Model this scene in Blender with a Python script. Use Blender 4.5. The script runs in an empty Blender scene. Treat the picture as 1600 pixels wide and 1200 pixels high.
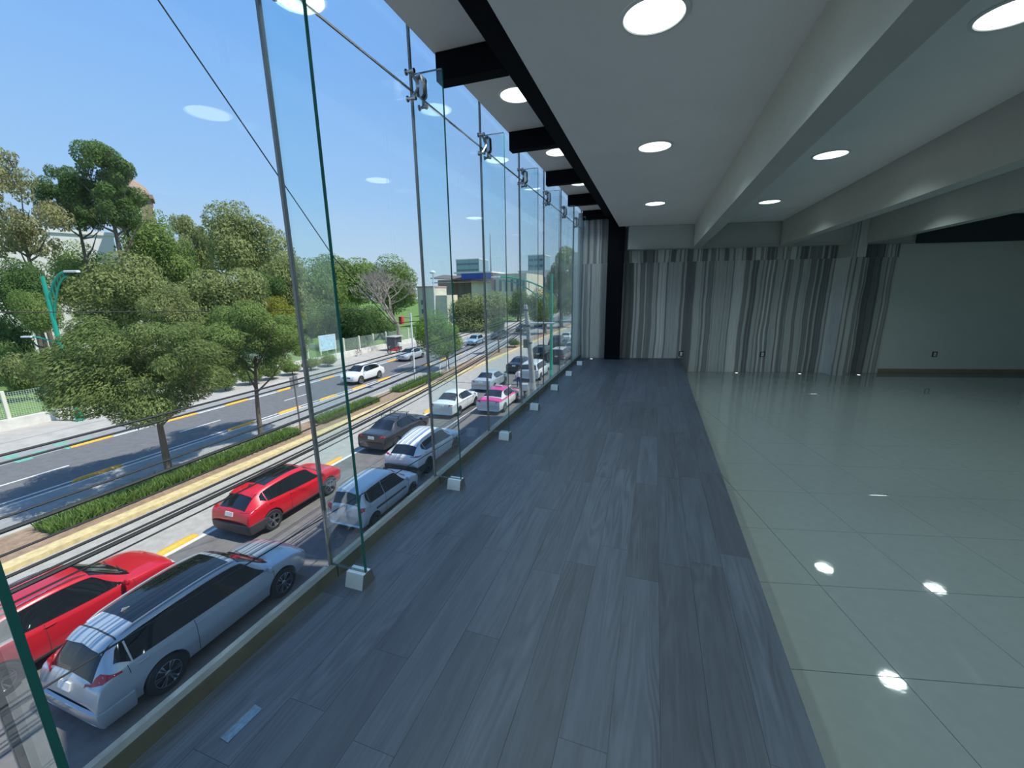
import bpy, bmesh, math, random
import numpy as np
from mathutils import Matrix, Vector
SC = bpy.context.scene
COL = SC.collection
R = math.radians

# ---------------------------------------------------------------- camera
CAM_H = 1.6                      # metres above the wooden platform (z = 0)
F_PX = 636.257
PIT, ROL, YAW = R(12.776), R(-0.8726), R(19.1708)
GRID = R(12.632)                 # the tile grid and back wall are turned against the glass front
_fw = np.array([-math.sin(YAW)*math.cos(PIT), math.cos(YAW)*math.cos(PIT), -math.sin(PIT)])
_r0 = np.array([math.cos(YAW), math.sin(YAW), 0.0])
_u0 = np.cross(_r0, _fw)
_rt = math.cos(ROL)*_r0 + math.sin(ROL)*_u0
_up = -math.sin(ROL)*_r0 + math.cos(ROL)*_u0
CPOS = np.array([0, 0, CAM_H])
cam = bpy.data.objects.new('camera', bpy.data.cameras.new('camera'))
COL.objects.link(cam)
cam.data.sensor_width = 36.0
cam.data.lens = F_PX/1600*36.0
cam.data.clip_start = 0.05
cam.data.clip_end = 2000
cam.matrix_world = Matrix(((_rt[0], _up[0], -_fw[0], 0), (_rt[1], _up[1], -_fw[1], 0),
                           (_rt[2], _up[2], -_fw[2], CAM_H), (0, 0, 0, 1)))
SC.camera = cam

# ---------------------------------------------------------------- sky, sun, exposure
SC.view_settings.view_transform = 'Standard'
SC.view_settings.look = 'None'
SC.view_settings.gamma = 1.0
SC.view_settings.use_curve_mapping = False
SC.view_settings.exposure = 0.2
SC.cycles.use_denoising = True
SC.cycles.max_bounces = 10
SC.cycles.diffuse_bounces = 5
SC.cycles.transparent_max_bounces = 40
SC.cycles.sample_clamp_indirect = 4.0
SC.cycles.caustics_reflective = False
SC.cycles.caustics_refractive = False
world = bpy.data.worlds.new('sky'); SC.world = world
world.use_nodes = True
wn = world.node_tree; wn.nodes.clear()
_o = wn.nodes.new('ShaderNodeOutputWorld'); _b = wn.nodes.new('ShaderNodeBackground')
_tc = wn.nodes.new('ShaderNodeTexCoord'); _sx = wn.nodes.new('ShaderNodeSeparateXYZ')
_cr = wn.nodes.new('ShaderNodeValToRGB')
wn.links.new(_tc.outputs['Generated'], _sx.inputs[0]); wn.links.new(_sx.outputs['Z'], _cr.inputs[0])
wn.links.new(_cr.outputs[0], _b.inputs[0]); wn.links.new(_b.outputs[0], _o.inputs[0])
def ramp(node, stops):
    e = node.color_ramp.elements
    while len(e) > 1: e.remove(e[0])
    e[0].position = stops[0][0]; e[0].color = (*stops[0][1], 1)
    for p, c in stops[1:]:
        k = e.new(p); k.color = (*c, 1)
# clear hazy sky: pale at the horizon, blue higher up (the same all round)
ramp(_cr, [(0.0, (0.60, 0.72, 0.83)), (0.06, (0.55, 0.72, 0.90)), (0.20, (0.37, 0.62, 0.98)),
           (0.45, (0.23, 0.49, 0.98)), (1.0, (0.15, 0.36, 0.84))])
_b.inputs[1].default_value = 0.9
SUN_DIR = Vector((0.485, 0.125, 0.866)).normalized()      # towards the sun: over the building, high
sun = bpy.data.objects.new('sun', bpy.data.lights.new('sun', 'SUN')); COL.objects.link(sun)
sun.data.energy = 5.0; sun.data.angle = R(0.6); sun.data.color = (1.0, 0.95, 0.86)
sun.rotation_euler = (-SUN_DIR).to_track_quat('-Z', 'Y').to_euler()

# ---------------------------------------------------------------- helpers
def ray(px, py):
    return _rt*((px-800)/F_PX) - _up*((py-600)/F_PX) + _fw
def on_z(px, py, z):
    d = ray(px, py); return CPOS + d*((z-CAM_H)/d[2])
def at_dist(px, py, dist):
    d = ray(px, py); return CPOS + d*(dist/math.hypot(d[0], d[1]))
def on_x(px, py, x):
    d = ray(px, py); return CPOS + d*(x/d[0])
def on_y(px, py, y):
    d = ray(px, py); return CPOS + d*(y/d[1])

class MB:
    """collects simple shapes into one mesh"""
    def __init__(s): s.v = []; s.f = []; s.m = []
    def add(s, v, f, mi=0):
        o = len(s.v); s.v += [tuple(map(float, p)) for p in v]
        s.f += [tuple(o+i for i in q) for q in f]; s.m += [mi]*len(f); return s
    def box(s, x0, x1, y0, y1, z0, z1, mi=0, rot=None, off=(0, 0, 0)):
        v = [(x, y, z) for z in (z0, z1) for y in (y0, y1) for x in (x0, x1)]
        if rot is not None: v = [tuple(rot @ Vector(p) + Vector(off)) for p in v]
        return s.add(v, [(0, 2, 3, 1), (4, 5, 7, 6), (0, 1, 5, 4), (2, 6, 7, 3), (0, 4, 6, 2), (1, 3, 7, 5)], mi)
    def cbox(s, x0, x1, y0, y1, z0, z1, c=0.01, mi=0):
        """box with chamfered vertical and top edges"""
        prof = [(0, z0), (0, z1-c), (c, z1)]
        v = []; n = 8
        for ins, z in prof:
            a0, a1, b0, b1 = x0+ins, x1-ins, y0+ins, y1-ins
            v += [(a0+c, b0, z), (a1-c, b0, z), (a1, b0+c, z), (a1, b1-c, z), (a1-c, b1, z), (a0+c, b1, z), (a0, b1-c, z), (a0, b0+c, z)]
        f = [tuple(range(7, -1, -1)), tuple(range(16, 24))]
        for k in range(2):
            for i in range(8):
                j = (i+1) % 8; f.append((k*8+i, k*8+j, k*8+8+j, k*8+8+i))
        return s.add(v, f, mi)
    def tube(s, path, r, seg=8, mi=0, caps=True):
        P = [Vector(p) for p in path]; n = len(P)
        rr = r if hasattr(r, '__len__') else [r]*n
        v = []; ref = None
        for i in range(n):
            t = (P[min(i+1, n-1)] - P[max(i-1, 0)]).normalized()
            if ref is None: ref = Vector((0, 0, 1)) if abs(t.z) < .9 else Vector((1, 0, 0))
            a = t.cross(ref).normalized(); b = t.cross(a).normalized(); ref = -b if False else ref
            for k in range(seg):
                w = 2*math.pi*k/seg
                v.append(P[i] + (a*math.cos(w) + b*math.sin(w))*rr[i])
        f = []
        for i in range(n-1):
            for k in range(seg):
                k2 = (k+1) % seg
                f.append((i*seg+k, i*seg+k2, i*seg+seg+k2, i*seg+seg+k))
        if caps:
            f.append(tuple(range(seg-1, -1, -1))); f.append(tuple((n-1)*seg+k for k in range(seg)))
        return s.add(v, f, mi)
    def lathe(s, prof, seg=24, mi=0, axis='z', off=(0, 0, 0), closed=False):
        """prof: (radius, height) pairs"""
        v = []; n = len(prof)
        for r_, h_ in prof:
            for k in range(seg):
                w = 2*math.pi*k/seg; c, q = r_*math.cos(w), r_*math.sin(w)
                p = (c, q, h_) if axis == 'z' else ((h_, c, q) if axis == 'x' else (c, h_, q))
                v.append((p[0]+off[0], p[1]+off[1], p[2]+off[2]))
        f = []
        for i in range(n if closed else n-1):
            i2 = (i+1) % n
            for k in range(seg):
                k2 = (k+1) % seg; f.append((i*seg+k, i*seg+k2, i2*seg+k2, i2*seg+k))
        if not closed:
            if prof[0][0] > 1e-4: f.append(tuple(range(seg-1, -1, -1)))
            if prof[-1][0] > 1e-4: f.append(tuple((n-1)*seg+k for k in range(seg)))
        return s.add(v, f, mi)
    def prism(s, poly, z0, z1, mi=0):
        n = len(poly)
        v = [(x, y, z0) for x, y in poly] + [(x, y, z1) for x, y in poly]
        f = [tuple(range(n-1, -1, -1)), tuple(range(n, 2*n))] + [(i, (i+1) % n, n+(i+1) % n, n+i) for i in range(n)]
        return s.add(v, f, mi)
    def prism_x(s, poly, x0, x1, mi=0):          # poly in (y, z)
        n = len(poly)
        v = [(x0, y, z) for y, z in poly] + [(x1, y, z) for y, z in poly]
        f = [tuple(range(n)), tuple(range(2*n-1, n-1, -1))] + [(i, n+i, n+(i+1) % n, (i+1) % n) for i in range(n)]
        return s.add(v, f, mi)
    def mesh(s, name, smooth=0):
        me = bpy.data.meshes.new(name); me.from_pydata(s.v, [], s.f)
        if any(s.m): me.polygons.foreach_set('material_index', s.m)
        fix(me, smooth); return me
    def build(s, name, mat, parent=None, smooth=0, loc=None, rz=0):
        return obj(name, s.mesh(name, smooth), mat, parent, loc, rz)

def fix(me, smooth=0):
    bm = bmesh.new(); bm.from_mesh(me); bmesh.ops.recalc_face_normals(bm, faces=bm.faces); bm.to_mesh(me); bm.free()
    if smooth:
        me.polygons.foreach_set('use_smooth', [True]*len(me.polygons))
        me.set_sharp_from_angle(angle=R(smooth))
    me.update()
def obj(name, me, mat=None, parent=None, loc=None, rz=0):
    o = bpy.data.objects.new(name, me); COL.objects.link(o)
    if mat is not None:
        mats = mat if isinstance(mat, (list, tuple)) else [mat]
        if len(me.materials) == 0:
            for m in mats: me.materials.append(m)
        else:
            for k, m in enumerate(mats):
                if me.materials[k] != m: o.material_slots[k].link = 'OBJECT'; o.material_slots[k].material = m
    if parent is not None: o.parent = parent
    if loc is not None: o.location = loc
    if rz: o.rotation_euler.z = rz
    return o
def tag(o, label=None, cat=None, group=None, kind=None):
    if label: o['label'] = label
    if cat: o['category'] = cat
    if group: o['group'] = group
    if kind: o['kind'] = kind
    return o
def empty(name, loc=(0, 0, 0), rz=0):
    o = bpy.data.objects.new(name, None); COL.objects.link(o); o.location = loc; o.rotation_euler.z = rz
    o.empty_display_size = .2
    return o
def copy_tree(o, parent=None):
    c = o.copy(); COL.objects.link(c); c.parent = parent
    for ch in list(o.children): copy_tree(ch, c)
    return c

# ---------------------------------------------------------------- materials
def new_mat(name):
    m = bpy.data.materials.new(name); m.use_nodes = True
    nt = m.node_tree; nt.nodes.clear()
    out = nt.nodes.new('ShaderNodeOutputMaterial'); return m, nt, out
def N(nt, typ, **kw):
    n = nt.nodes.new('ShaderNode'+typ)
    for k, v in kw.items():
        if k.startswith('i_'): n.inputs[k[2:].replace('_', ' ')].default_value = v
        else: setattr(n, k, v)
    return n
def pbr(name, col, rough=.5, metal=0., spec=.5, noise=None, bump=None, coat=0., var=0.):
    """principled; noise=(scale, amount[, stretch xyz]) mottles the colour, bump=(scale, strength)"""
    m, nt, out = new_mat(name)
    b = N(nt, 'BsdfPrincipled'); nt.links.new(b.outputs[0], out.inputs[0])
    b.inputs['Base Color'].default_value = (*col, 1); b.inputs['Roughness'].default_value = rough
    b.inputs['Metallic'].default_value = metal; b.inputs['Specular IOR Level'].default_value = spec
    if coat: b.inputs['Coat Weight'].default_value = coat; b.inputs['Coat Roughness'].default_value = .04
    if noise or bump or var:
        tc = N(nt, 'TexCoord')
    if noise:
        mp = N(nt, 'Mapping'); nt.links.new(tc.outputs['Object'], mp.inputs[0])
        if len(noise) > 2: mp.inputs['Scale'].default_value = noise[2]
        t = N(nt, 'TexNoise'); t.inputs['Scale'].default_value = noise[0]; t.inputs['Detail'].default_value = 6; t.inputs['Roughness'].default_value = .65
        nt.links.new(mp.outputs[0], t.inputs['Vector'])
        r_ = N(nt, 'ValToRGB'); a = noise[1]
        ramp(r_, [(.3, tuple(c*(1-a) for c in col)), (.7, tuple(min(1, c*(1+a)) for c in col))])
        nt.links.new(t.outputs[0], r_.inputs[0]); src = r_.outputs[0]
        nt.links.new(src, b.inputs['Base Color'])
    if bump:
        t2 = N(nt, 'TexNoise'); t2.inputs['Scale'].default_value = bump[0]; t2.inputs['Detail'].default_value = 4
        nt.links.new(tc.outputs['Object'], t2.inputs['Vector'])
        bp = N(nt, 'Bump'); bp.inputs['Strength'].default_value = bump[1]; bp.inputs['Distance'].default_value = .02
        nt.links.new(t2.outputs[0], bp.inputs['Height']); nt.links.new(bp.outputs[0], b.inputs['Normal'])
    return m
def thin_glass(name, tint, refl=.045, grazing=.75):
    """clear sheet: straight-through transmission, Schlick reflection"""
    m, nt, out = new_mat(name)
    ge = N(nt, 'NewGeometry'); dt = N(nt, 'VectorMath', operation='DOT_PRODUCT')
    nt.links.new(ge.outputs['Incoming'], dt.inputs[0]); nt.links.new(ge.outputs['Normal'], dt.inputs[1])
    ab = N(nt, 'Math', operation='ABSOLUTE'); nt.links.new(dt.outputs['Value'], ab.inputs[0])
    om = N(nt, 'Math', operation='SUBTRACT'); om.inputs[0].default_value = 1; nt.links.new(ab.outputs[0], om.inputs[1])
    pw = N(nt, 'Math', operation='POWER'); nt.links.new(om.outputs[0], pw.inputs[0]); pw.inputs[1].default_value = 5
    mu = N(nt, 'Math', operation='MULTIPLY_ADD'); nt.links.new(pw.outputs[0], mu.inputs[0]); mu.inputs[1].default_value = grazing; mu.inputs[2].default_value = refl
    tr = N(nt, 'BsdfTransparent'); tr.inputs[0].default_value = (*tint, 1)
    gl = N(nt, 'BsdfGlossy'); gl.inputs['Roughness'].default_value = 0.0; gl.inputs[0].default_value = (1, 1, 1, 1)
    mx = N(nt, 'MixShader'); nt.links.new(mu.outputs[0], mx.inputs[0]); nt.links.new(tr.outputs[0], mx.inputs[1]); nt.links.new(gl.outputs[0], mx.inputs[2])
    nt.links.new(mx.outputs[0], out.inputs[0]); return m
def emit(name, col, s):
    m, nt, out = new_mat(name); e = N(nt, 'Emission'); e.inputs[0].default_value = (*col, 1); e.inputs[1].default_value = s
    nt.links.new(e.outputs[0], out.inputs[0]); return m
def leaf_mat(name, c0, c1, scale=.8):
    m, nt, out = new_mat(name)
    tc = N(nt, 'TexCoord'); t = N(nt, 'TexNoise'); t.inputs['Scale'].default_value = scale; t.inputs['Detail'].default_value = 5; t.inputs['Roughness'].default_value = .8
    ge = N(nt, 'NewGeometry'); nt.links.new(ge.outputs['Position'], t.inputs['Vector'])
    r_ = N(nt, 'ValToRGB'); ramp(r_, [(.32, c0), (.68, c1)]); nt.links.new(t.outputs[0], r_.inputs[0])
    d = N(nt, 'BsdfDiffuse'); tl = N(nt, 'BsdfTranslucent'); mx = N(nt, 'MixShader'); mx.inputs[0].default_value = .35
    nt.links.new(r_.outputs[0], d.inputs[0]); nt.links.new(r_.outputs[0], tl.inputs[0])
    nt.links.new(d.outputs[0], mx.inputs[1]); nt.links.new(tl.outputs[0], mx.inputs[2]); nt.links.new(mx.outputs[0], out.inputs[0]); return m

M = {}
M['plaster'] = pbr('white_plaster', (.89, .90, .88), .8, noise=(1.5, .03))
M['beam'] = pbr('grey_beam_paint', (.46, .49, .47), .55, noise=(2, .05))
M['wallpaint'] = pbr('grey_green_wall_paint', (.64, .69, .65), .75, noise=(2, .03), bump=(90, .06))
M['black_steel'] = pbr('black_steel', (.004, .005, .008), .7, spec=.06)
M['rail'] = pbr('dark_bronze_rail', (.13, .135, .115), .4, metal=.0, noise=(5, .25))
M['steel'] = pbr('brushed_steel', (.55, .57, .58), .3, metal=1., noise=(30, .12))
M['stainless'] = pbr('polished_stainless', (.42, .42, .42), .18, metal=1.)
M['gasket'] = pbr('grey_silicone', (.15, .16, .17), .5)
M['glass'] = thin_glass('clear_facade_glass', (.975, .988, .985))
M['fin'] = thin_glass('fin_glass', (.90, .965, .968), .05)
M['fin_edge'] = pbr('green_glass_edge', (.02, .15, .14), .12, spec=.6)
M['trim_white'] = pbr('white_lamp_trim', (.8, .8, .79), .4)
M['lens'] = emit('lamp_lens', (.90, 1.0, .97), 2.6)
M['spotlens'] = emit('floor_spot_lens', (1, 1, .95), 3.0)
M['plate_dark'] = pbr('dark_socket_frame', (.02, .022, .024), .4)
M['plate_light'] = pbr('pale_socket_face', (.62, .64, .62), .4)
M['base'] = pbr('tan_baseboard', (.27, .24, .18), .35, noise=(3, .1))
M['blue_strip'] = pbr('blue_grey_strip', (.10, .17, .24), .3, metal=.3, noise=(40, .35))

def wood_mat():
    m, nt, out = new_mat('dark_wood_plank'); b = N(nt, 'BsdfPrincipled'); nt.links.new(b.outputs[0], out.inputs[0])
    tc = N(nt, 'TexCoord'); oi = N(nt, 'ObjectInfo')
    ad = N(nt, 'VectorMath', operation='MULTIPLY_ADD')
    cb = N(nt, 'CombineXYZ'); 
    for k in range(3): nt.links.new(oi.outputs['Random'], cb.inputs[k])
    nt.links.new(cb.outputs[0], ad.inputs[0]); ad.inputs[1].default_value = (37, 53, 11); nt.links.new(tc.outputs['Object'], ad.inputs[2])
    mp = N(nt, 'Mapping'); mp.inputs['Scale'].default_value = (8, .55, 1); nt.links.new(ad.outputs[0], mp.inputs[0])
    n1 = N(nt, 'TexNoise'); n1.inputs['Scale'].default_value = 2.6; n1.inputs['Detail'].default_value = 9; n1.inputs['Roughness'].default_value = .68; n1.inputs['Distortion'].default_value = .35
    nt.links.new(mp.outputs[0], n1.inputs['Vector'])
    mp2 = N(nt, 'Mapping'); mp2.inputs['Scale'].default_value = (5.5, .42, 1); nt.links.new(ad.outputs[0], mp2.inputs[0])
    lo = N(nt, 'TexNoise'); lo.inputs['Scale'].default_value = 1.5; lo.inputs['Detail'].default_value = 1.5; lo.inputs['Distortion'].default_value = .3
    nt.links.new(mp2.outputs[0], lo.inputs['Vector'])                      # growth rings: contour lines of a stretched noise
    k1 = N(nt, 'Math', operation='MULTIPLY'); nt.links.new(lo.outputs[0], k1.inputs[0]); k1.inputs[1].default_value = 85
    k2 = N(nt, 'Math', operation='SINE'); nt.links.new(k1.outputs[0], k2.inputs[0])
    k3 = N(nt, 'Math', operation='MULTIPLY_ADD'); nt.links.new(k2.outputs[0], k3.inputs[0]); k3.inputs[1].default_value = .5; k3.inputs[2].default_value = .5
    mp4 = N(nt, 'Mapping'); mp4.inputs['Scale'].default_value = (3.0, .5, 1); nt.links.new(ad.outputs[0], mp4.inputs[0])
    mk = N(nt, 'TexNoise'); mk.inputs['Scale'].default_value = 1.3; mk.inputs['Detail'].default_value = 2; nt.links.new(mp4.outputs[0], mk.inputs['Vector'])
    mm = N(nt, 'MapRange'); mm.inputs[1].default_value = .45; mm.inputs[2].default_value = .75; mm.inputs[3].default_value = .03; mm.inputs[4].default_value = .34; nt.links.new(mk.outputs[0], mm.inputs[0])
    mx = N(nt, 'Mix', data_type='FLOAT'); nt.links.new(mm.outputs[0], mx.inputs[0])
    nt.links.new(n1.outputs[0], mx.inputs[2]); nt.links.new(k3.outputs[0], mx.inputs[3])
    r_ = N(nt, 'ValToRGB'); ramp(r_, [(.22, (.022, .029, .044)), (.5, (.043, .057, .082)), (.78, (.066, .084, .114))]); nt.links.new(mx.outputs[0], r_.inputs[0])
    hv = N(nt, 'HueSaturation'); nt.links.new(r_.outputs[0], hv.inputs['Color'])
    mr = N(nt, 'MapRange'); mr.inputs[3].default_value = .82; mr.inputs[4].default_value = 1.15; nt.links.new(oi.outputs['Random'], mr.inputs[0]); nt.links.new(mr.outputs[0], hv.inputs['Value'])
    nt.links.new(hv.outputs[0], b.inputs['Base Color'])
    b.inputs['Roughness'].default_value = .45; b.inputs['Specular IOR Level'].default_value = .42
    bp = N(nt, 'Bump'); bp.inputs['Strength'].default_value = .25; bp.inputs['Distance'].default_value = .002
    nt.links.new(n1.outputs[0], bp.inputs['Height']); nt.links.new(bp.outputs[0], b.inputs['Normal']); return m
M['wood'] = wood_mat()
def tile_mat():
    m, nt, out = new_mat('polished_cream_tile'); b = N(nt, 'BsdfPrincipled'); nt.links.new(b.outputs[0], out.inputs[0])
    tc = N(nt, 'TexCoord'); n1 = N(nt, 'TexNoise'); n1.inputs['Scale'].default_value = 14; n1.inputs['Detail'].default_value = 5
    nt.links.new(tc.outputs['Object'], n1.inputs['Vector'])
    r_ = N(nt, 'ValToRGB'); ramp(r_, [(.35, (.195, .228, .228)), (.65, (.208, .241, .240))]); nt.links.new(n1.outputs[0], r_.inputs[0])
    nt.links.new(r_.outputs[0], b.inputs['Base Color']); b.inputs['Roughness'].default_value = .035; b.inputs['Specular IOR Level'].default_value = .9
    n2 = N(nt, 'TexNoise'); n2.inputs['Scale'].default_value = 16; n2.inputs['Detail'].default_value = 2; nt.links.new(tc.outputs['Object'], n2.inputs['Vector'])
    bp = N(nt, 'Bump'); bp.inputs['Strength'].default_value = .07; bp.inputs['Distance'].default_value = .0022
    nt.links.new(n2.outputs[0], bp.inputs['Height']); nt.links.new(bp.outputs[0], b.inputs['Normal']); return m
M['tile'] = tile_mat()
M['grout'] = pbr('tile_grout', (.16, .16, .14), .8)
def stone_mat():
    m, nt, out = new_mat('striped_marble'); b = N(nt, 'BsdfPrincipled'); nt.links.new(b.outputs[0], out.inputs[0])
    tc = N(nt, 'TexCoord'); 
    nz = N(nt, 'TexNoise'); nz.inputs['Scale'].default_value = .9; nz.inputs['Detail'].default_value = 3
    mpz = N(nt, 'Mapping'); mpz.inputs['Scale'].default_value = (1, 1, .55); nt.links.new(tc.outputs['Object'], mpz.inputs[0]); nt.links.new(mpz.outputs[0], nz.inputs['Vector'])
    sb = N(nt, 'Math', operation='MULTIPLY_ADD'); nt.links.new(nz.outputs[0], sb.inputs[0]); sb.inputs[1].default_value = .16; sb.inputs[2].default_value = -.08
    sx = N(nt, 'SeparateXYZ'); nt.links.new(tc.outputs['Object'], sx.inputs[0])
    ax = N(nt, 'Math', operation='ADD'); nt.links.new(sx.outputs['X'], ax.inputs[0]); nt.links.new(sb.outputs[0], ax.inputs[1])
    cb = N(nt, 'CombineXYZ'); nt.links.new(ax.outputs[0], cb.inputs['X'])
    gz = N(nt, 'Math', operation='GREATER_THAN'); nt.links.new(sx.outputs['Z'], gz.inputs[0]); gz.inputs[1].default_value = 2.2
    g2 = N(nt, 'Math', operation='MULTIPLY'); nt.links.new(gz.outputs[0], g2.inputs[0]); g2.inputs[1].default_value = 7.3; nt.links.new(g2.outputs[0], cb.inputs['Y'])
    n1 = N(nt, 'TexNoise', noise_dimensions='2D'); n1.inputs['Scale'].default_value = 2.9; n1.inputs['Detail'].default_value = 2.6; n1.inputs['Roughness'].default_value = .5
    nt.links.new(cb.outputs[0], n1.inputs['Vector'])
    r_ = N(nt, 'ValToRGB'); r_.color_ramp.interpolation = 'LINEAR'
    ramp(r_, [(.24, (.12, .13, .135)), (.34, (.22, .235, .24)), (.36, (.12, .13, .135)), (.43, (.17, .18, .185)), (.44, (.40, .42, .415)), (.50, (.47, .49, .48)), (.512, (.19, .20, .205)), (.56, (.27, .285, .285)), (.572, (.53, .55, .54)), (.64, (.62, .64, .62)), (.652, (.25, .255, .25)), (.72, (.42, .41, .38)), (.8, (.6, .6, .58))])
    nt.links.new(n1.outputs[0], r_.inputs[0])
    n3 = N(nt, 'TexNoise'); n3.inputs['Scale'].default_value = 1; n3.inputs['Detail'].default_value = 6
    mp3 = N(nt, 'Mapping'); mp3.inputs['Scale'].default_value = (70, 70, 3); nt.links.new(tc.outputs['Object'], mp3.inputs[0]); nt.links.new(mp3.outputs[0], n3.inputs['Vector'])
    mr = N(nt, 'MapRange'); mr.inputs[3].default_value = .7; mr.inputs[4].default_value = 1.3; nt.links.new(n3.outputs[0], mr.inputs[0])
    hv = N(nt, 'HueSaturation'); nt.links.new(r_.outputs[0], hv.inputs['Color']); nt.links.new(mr.outputs[0], hv.inputs['Value'])
    nt.links.new(hv.outputs[0], b.inputs['Base Color']); b.inputs['Roughness'].default_value = .28; b.inputs['Specular IOR Level'].default_value = .45; return m
M['stone'] = stone_mat()
# ================================================================ the room
ca, sa = math.cos(GRID), math.sin(GRID)
W0 = (0.6, 10.33, 0.0)                                  # point on the face of the back wall
def wall_y(x, off=0.0):                                 # y of the back wall face at x
    return W0[1] + (x-W0[0])*sa/ca + off/ca
ZT = -0.325                                             # tile floor level
ZC = 2.96                                               # ceiling
GX = -1.69                                              # glass plane
ZS = 3.32                                               # soffit along the glass
FINS = [1.612 + 1.2125*k for k in range(-4, 7)]
M['ledge'] = pbr('dusty_outer_ledge', (.34, .34, .31), .9, noise=(6, .35))
M['shoe'] = pbr('satin_metal_shoe', (.56, .62, .64), .35, metal=.35)
M['shade_band'] = pbr('shade_band_tone', (.025, .034, .042), .7)
M['concrete_w'] = pbr('render_wall', (.5, .48, .44), .85, noise=(.8, .1))

# --- back wall: masonry behind, stone slabs in front as single pieces
wb = tag(empty('wall_back', W0, GRID), kind='structure')
MB().box(-2.5, 9.2, .035, .3, ZT, 2.47).build('masonry', M['wallpaint'], wb)
LX1 = 4.375
edges = [-2.33 + .6*k for k in range(12)]; edges[-1] = LX1
for k in range(11):
    a0, a1 = edges[k], edges[k+1]
    if a0 >= LX1: break
    z0 = ZT if a0 > .02 else 0.0
    if a0 < 0.04 < a1: z0 = ZT
    MB().box(a0+.0006, a1-.0006, 0, .034, z0 if a0 >= .0 else .001, 2.198).build('stone_slab', M['stone'], wb)
    MB().box(a0+.0006, a1-.0006, 0, .034, 2.2, 2.469).build('stone_slab', M['stone'], wb)
for k in range(2):
    a0, a1 = edges[k], min(edges[k+1], -1.33); MB().box(a0+.0006, a1-.0006, 0, .034, 2.4705, 3.315).build('stone_slab', M['stone'], wb)
MB().box(-2.4, -1.33, .035, .3, 2.471, 3.315).build('masonry', M['wallpaint'], wb)
wbp = MB().box(3.2, 3.5, -.34, -.002, ZT, 2.955).build('stone_pillar', M['stone'], None, loc=W0, rz=GRID)
tag(wbp, kind='structure'); wbp.name = 'wall_pillar'
# beam along the top of the wall
bw = tag(empty('ceiling_wall_beam', W0, GRID), kind='structure')
MB().box(-1.32, 9.2, -.29, -.001, 2.485, 2.955).build('web', M['beam'], bw)
MB().box(-1.32, 9.2, -.33, -.001, 2.47, 2.484).build('flange', M['beam'], bw)
dk = MB().box(4.4, 9.2, -.36, -.331, 2.44, 2.955).build('trim_1', M['shade_band'], None, loc=W0, rz=GRID); tag(dk, kind='structure')  # added board: shade over the unlit right stretch, put into its dark colour
bb = MB().box(LX1+.002, 9.19, .008, .034, ZT+.001, ZT+.095).build('baseboard_back', M['base'], None, loc=W0, rz=GRID); tag(bb, kind='structure')
# right wall, perpendicular to the back wall; rear wall behind the viewer
rw = MB().box(7.42, 7.6, -16.0, .03, ZT, ZC).build('wall_right', M['wallpaint'], None, loc=W0, rz=GRID); tag(rw, kind='structure')
rr = MB().box(-1.72, 11.5, -4.9, -4.7, ZT, 3.3).build('wall_rear', M['plaster']); tag(rr, kind='structure')

# --- tile floor
fl = tag(MB().box(-1.72, 11.2, -4.7, 14.0, ZT-.2, ZT-.012).build('floor', M['grout']), kind='structure')
TU, TV, TS = 1.74, 1.877, .665
tile_me = MB().cbox(0, TS-.003, 0, TS-.003, -.011, 0, .0012).mesh('tile')
for i in range(-4, 14):
    for j in range(-5, 12):
        u, v = TU+TS*i, TV+TS*j
        cs = [(u+du, v+dv) for du in (0, TS) for dv in (0, TS)]
        xs = [ca*p-sa*q for p, q in cs]
        if max(xs) < .66 or v < -1.6 or u > 10.2: continue
        obj('tile', tile_me, M['tile'], fl, (ca*u-sa*v, sa*u+ca*v, ZT), GRID)
v = TV+TS*12                                              # cut row along the back wall
cut_me = MB().cbox(0, TS-.003, 0, 9.945-v, -.011, 0, .0012).mesh('tile')
for i in range(1, 13):
    u = TU+TS*i; obj('tile', cut_me, M['tile'], fl, (ca*u-sa*v, sa*u+ca*v, ZT), GRID)
big = MB().prism([(.7, -4.69), (11, -4.69), (11, -.6), (.7, -1.4)], ZT-.011, ZT-.001)    # behind the viewer, out of sight
big.build('tile_field', M['tile'], fl)

# --- wooden platform with single planks
PX = .645
pf = tag(MB().prism([(GX-.03, -4.69), (PX-.004, -4.69), (PX-.004, wall_y(PX)-.004), (GX-.03, wall_y(GX)-.004)], ZT-.001, -.011).build('floor_platform', M['rail']), kind='structure')
rnd = random.Random(5)
PW, PL = .1778, 1.22
x = PX; col = 0
while x > GX+.03:
    x0 = max(x-PW, GX+.03); y = -1.6 - rnd.uniform(0, PL)
    while y < 10.4:
        y1 = y+PL
        e0, e1 = wall_y(x0)-.003, wall_y(x)-.003
        if y < min(e0, e1)-.02:
            q = [(x0+.0005, y+.0005), (x-.0005, y+.0005), (x-.0005, min(y1-.0005, e1)), (x0+.0005, min(y1-.0005, e0))]
            cx, cy = (x0+x)/2, y
            MB().prism([(p[0]-cx, p[1]-cy) for p in q], -.0105, 0).build('plank', M['wood'], pf, loc=(cx, cy, 0))
        y = y1
    x = x0
MB().box(GX+.03, PX, -4.69, -2.8, -.0105, -.001).build('plank_field', M['wood'], pf)

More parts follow.
